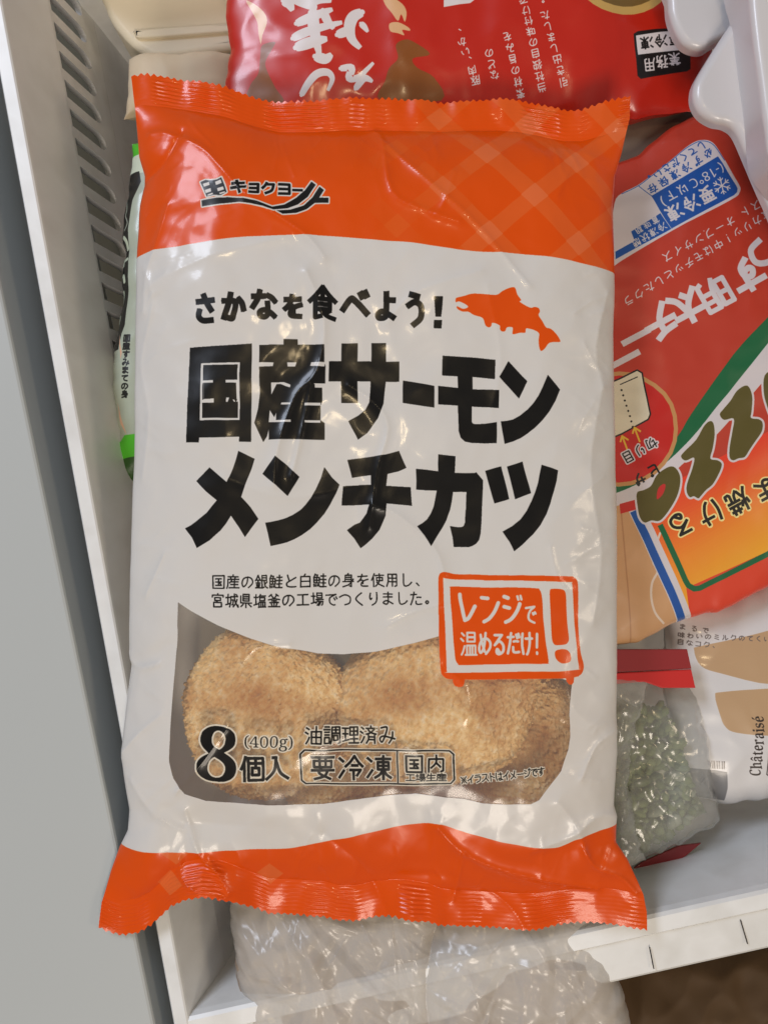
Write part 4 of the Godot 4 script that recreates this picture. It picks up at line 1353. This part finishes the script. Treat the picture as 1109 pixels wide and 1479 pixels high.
func tray() -> void:
	var m := plastic(rgb(214, 210, 210), 0.32, 0.2)
	var root := thing("plastic_tray", at(1080, 90, -0.02))
	tag(root, "white plastic tray with a wavy scalloped edge in the far right corner", "tray")
	var off := -root.position
	var a := put("lower_scallop", slab(plan("958,-60 964,0 966,22 974,46 986,64 1002,72 1018,72 1040,60 1150,20 1150,-60", -0.008), -0.006, 0.007, 0.0032, m), root)
	a.position = off
	a = put("upper_scallop", slab(plan("1078,-60 1074,0 1060,26 1030,72 1006,112 1000,132 1002,150 1012,166 1030,177 1048,181 1062,192 1076,222 1092,260 1109,298 1135,352 1200,420 1300,300 1300,-60", 0.002), 0.004, 0.007, 0.0035, m), root)
	a.position = off
	a = put("side_wall", slab(plan("1082,-60 1084,0 1090,60 1098,120 1106,180 1122,240 1200,300 1250,100 1200,-60", 0.022), 0.022, 0.02, 0.003, m), root)
	a.position = off

func far_corner() -> void:
	# the cloudy box and the food in it, in the far left corner of the drawer
	var cloudy := plastic(rgb(250, 240, 216), 0.4)
	var root := thing("storage_box", at(240, 20, -0.12))
	tag(root, "cloudy cream plastic box lid with a raised bar in the far left corner", "box")
	var off := -root.position
	var a := put("lid", slab(plan("140,-80 150,6 176,50 210,78 240,84 330,72 420,50 420,-80", -0.072), -0.072, 0.03, 0.004, cloudy), root)
	a.position = off
	a = put("lid_bar", slab(plan("196,48 206,42 330,33 420,25 420,38 330,45 210,54", -0.0695), -0.0695, 0.004, 0.001, cloudy), root)
	a.position = off
	var dough := plastic(rgb(216, 196, 166), 0.6)
	var o := put("frozen_dough", pillow(pt("190,84 345,78 350,170 180,170"), -0.068, 0.012, 0.02, 40, 30, dough, null, 0.003, 15.0))
	tag(o, "beige lump of frozen dough between the cream box and the orange bag's left corner", "frozen food")
	var dark := plastic(rgb(112, 98, 84), 0.5)
	o = put("brown_pouch", pillow(pt("850,150 1060,110 1060,330 850,330"), -0.056, 0.01, 0.03, 40, 40, dark, null, 0.002, 19.0))
	tag(o, "dark brown pouch showing between the two red bags", "pouch")
	# below the front lip
	var paper := StandardMaterial3D.new()
	paper.roughness = 0.7
	paper.albedo_color = rgb(82, 58, 28)
	o = put("brown_paper_bag", pillow(pt("840,1380 1200,1330 1200,1640 840,1640"), -0.10, 0.02, 0.03, 70, 70, paper, null, 0.012, 87.0))
	tag(o, "crumpled brown paper bag in the shade in front of the drawer's front lip", "paper bag")

func _ready() -> void:
	# camera
	var cam := Camera3D.new()
	cam.name = "camera"
	cam.fov = rad_to_deg(2.0 * atan(739.5 * S / D))
	cam.near = 0.02
	cam.far = 30.0
	cam.position = Vector3(0, D, 0)
	cam.rotation_degrees = Vector3(-90, 0, 0)
	add_child(cam)
	cam.current = true
	# the room's dim light, its lamps and an added spot
	var env := Environment.new()
	env.background_mode = Environment.BG_COLOR
	env.background_color = rgb(121, 121, 121)
	env.tonemap_mode = Environment.TONE_MAPPER_LINEAR
	env.tonemap_exposure = 0.97
	env.sdfgi_enabled = true
	env.ssao_enabled = true
	env.ssil_enabled = true
	var we := WorldEnvironment.new()
	we.name = "world"
	we.environment = env
	add_child(we)
	for l in [["ceiling_lamp", Vector3(0.15, 1.5, 1.25), Vector2(0.5, 0.5), rgb(255, 240, 222), 1.45, Vector3(0, 0, 0)], ["kitchen_window", Vector3(-1.0, 1.2, -1.0), Vector2(0.4, 0.65), rgb(226, 236, 255), 1.7, Vector3(0, 0, 0)], ["added_glint_spot", Vector3(-0.17, 1.6, -0.2), Vector2(0.07, 0.07), rgb(255, 226, 176), 0.16, Vector3(0, 0, 0)], ["side_lamp", Vector3(1.3, 1.1, 0.1), Vector2(0.25, 0.25), rgb(255, 232, 200), 0.3, Vector3(0, 0, 0)]]:  # the small warm overhead spot is added to put glints on the folds
		var a := AreaLight3D.new()
		a.name = l[0]
		a.area_size = l[2]
		a.light_color = l[3]
		a.light_energy = l[4]
		a.shadow_enabled = true
		add_child(a)
		a.look_at_from_position(l[1], l[5], Vector3(0.3, 0, 1))
	noise.seed = 3
	noise.frequency = 0.011
	noise.fractal_octaves = 3
	fine.seed = 8
	fine.frequency = 0.06
	fine.fractal_octaves = 2
	ridged.seed = 14
	ridged.frequency = 0.012
	ridged.fractal_type = FastNoiseLite.FRACTAL_RIDGED
	ridged.fractal_octaves = 2
	# the drawer and what holds it
	var white := plastic(rgb(238, 238, 236), 0.34)
	white.roughness_texture = noise_tex(0.02, 256, [[0.0, Color(0.75, 0.75, 0.75)], [1.0, Color(1, 1, 1)]], 61)
	white.roughness = 0.42
	white.albedo_texture = noise_tex(0.008, 512, [[0.0, Color(0.93, 0.925, 0.915)], [0.55, Color(1, 1, 1)], [1.0, Color(0.965, 0.96, 0.955)]], 62, FastNoiseLite.TYPE_SIMPLEX_SMOOTH, 6)
	white.uv1_triplanar = true
	white.uv1_scale = Vector3.ONE * 6.0
	var grey := plastic(rgb(186, 190, 189), 0.42)
	cabinet(grey)
	drawer(white)
	# what lies in it
	far_corner()
	red_bag()
	tray()
	pizza_bag()
	snack_bag()
	zip_bag()
	green_pack()
	clear_bag()
	cutlets()
	main_bag()
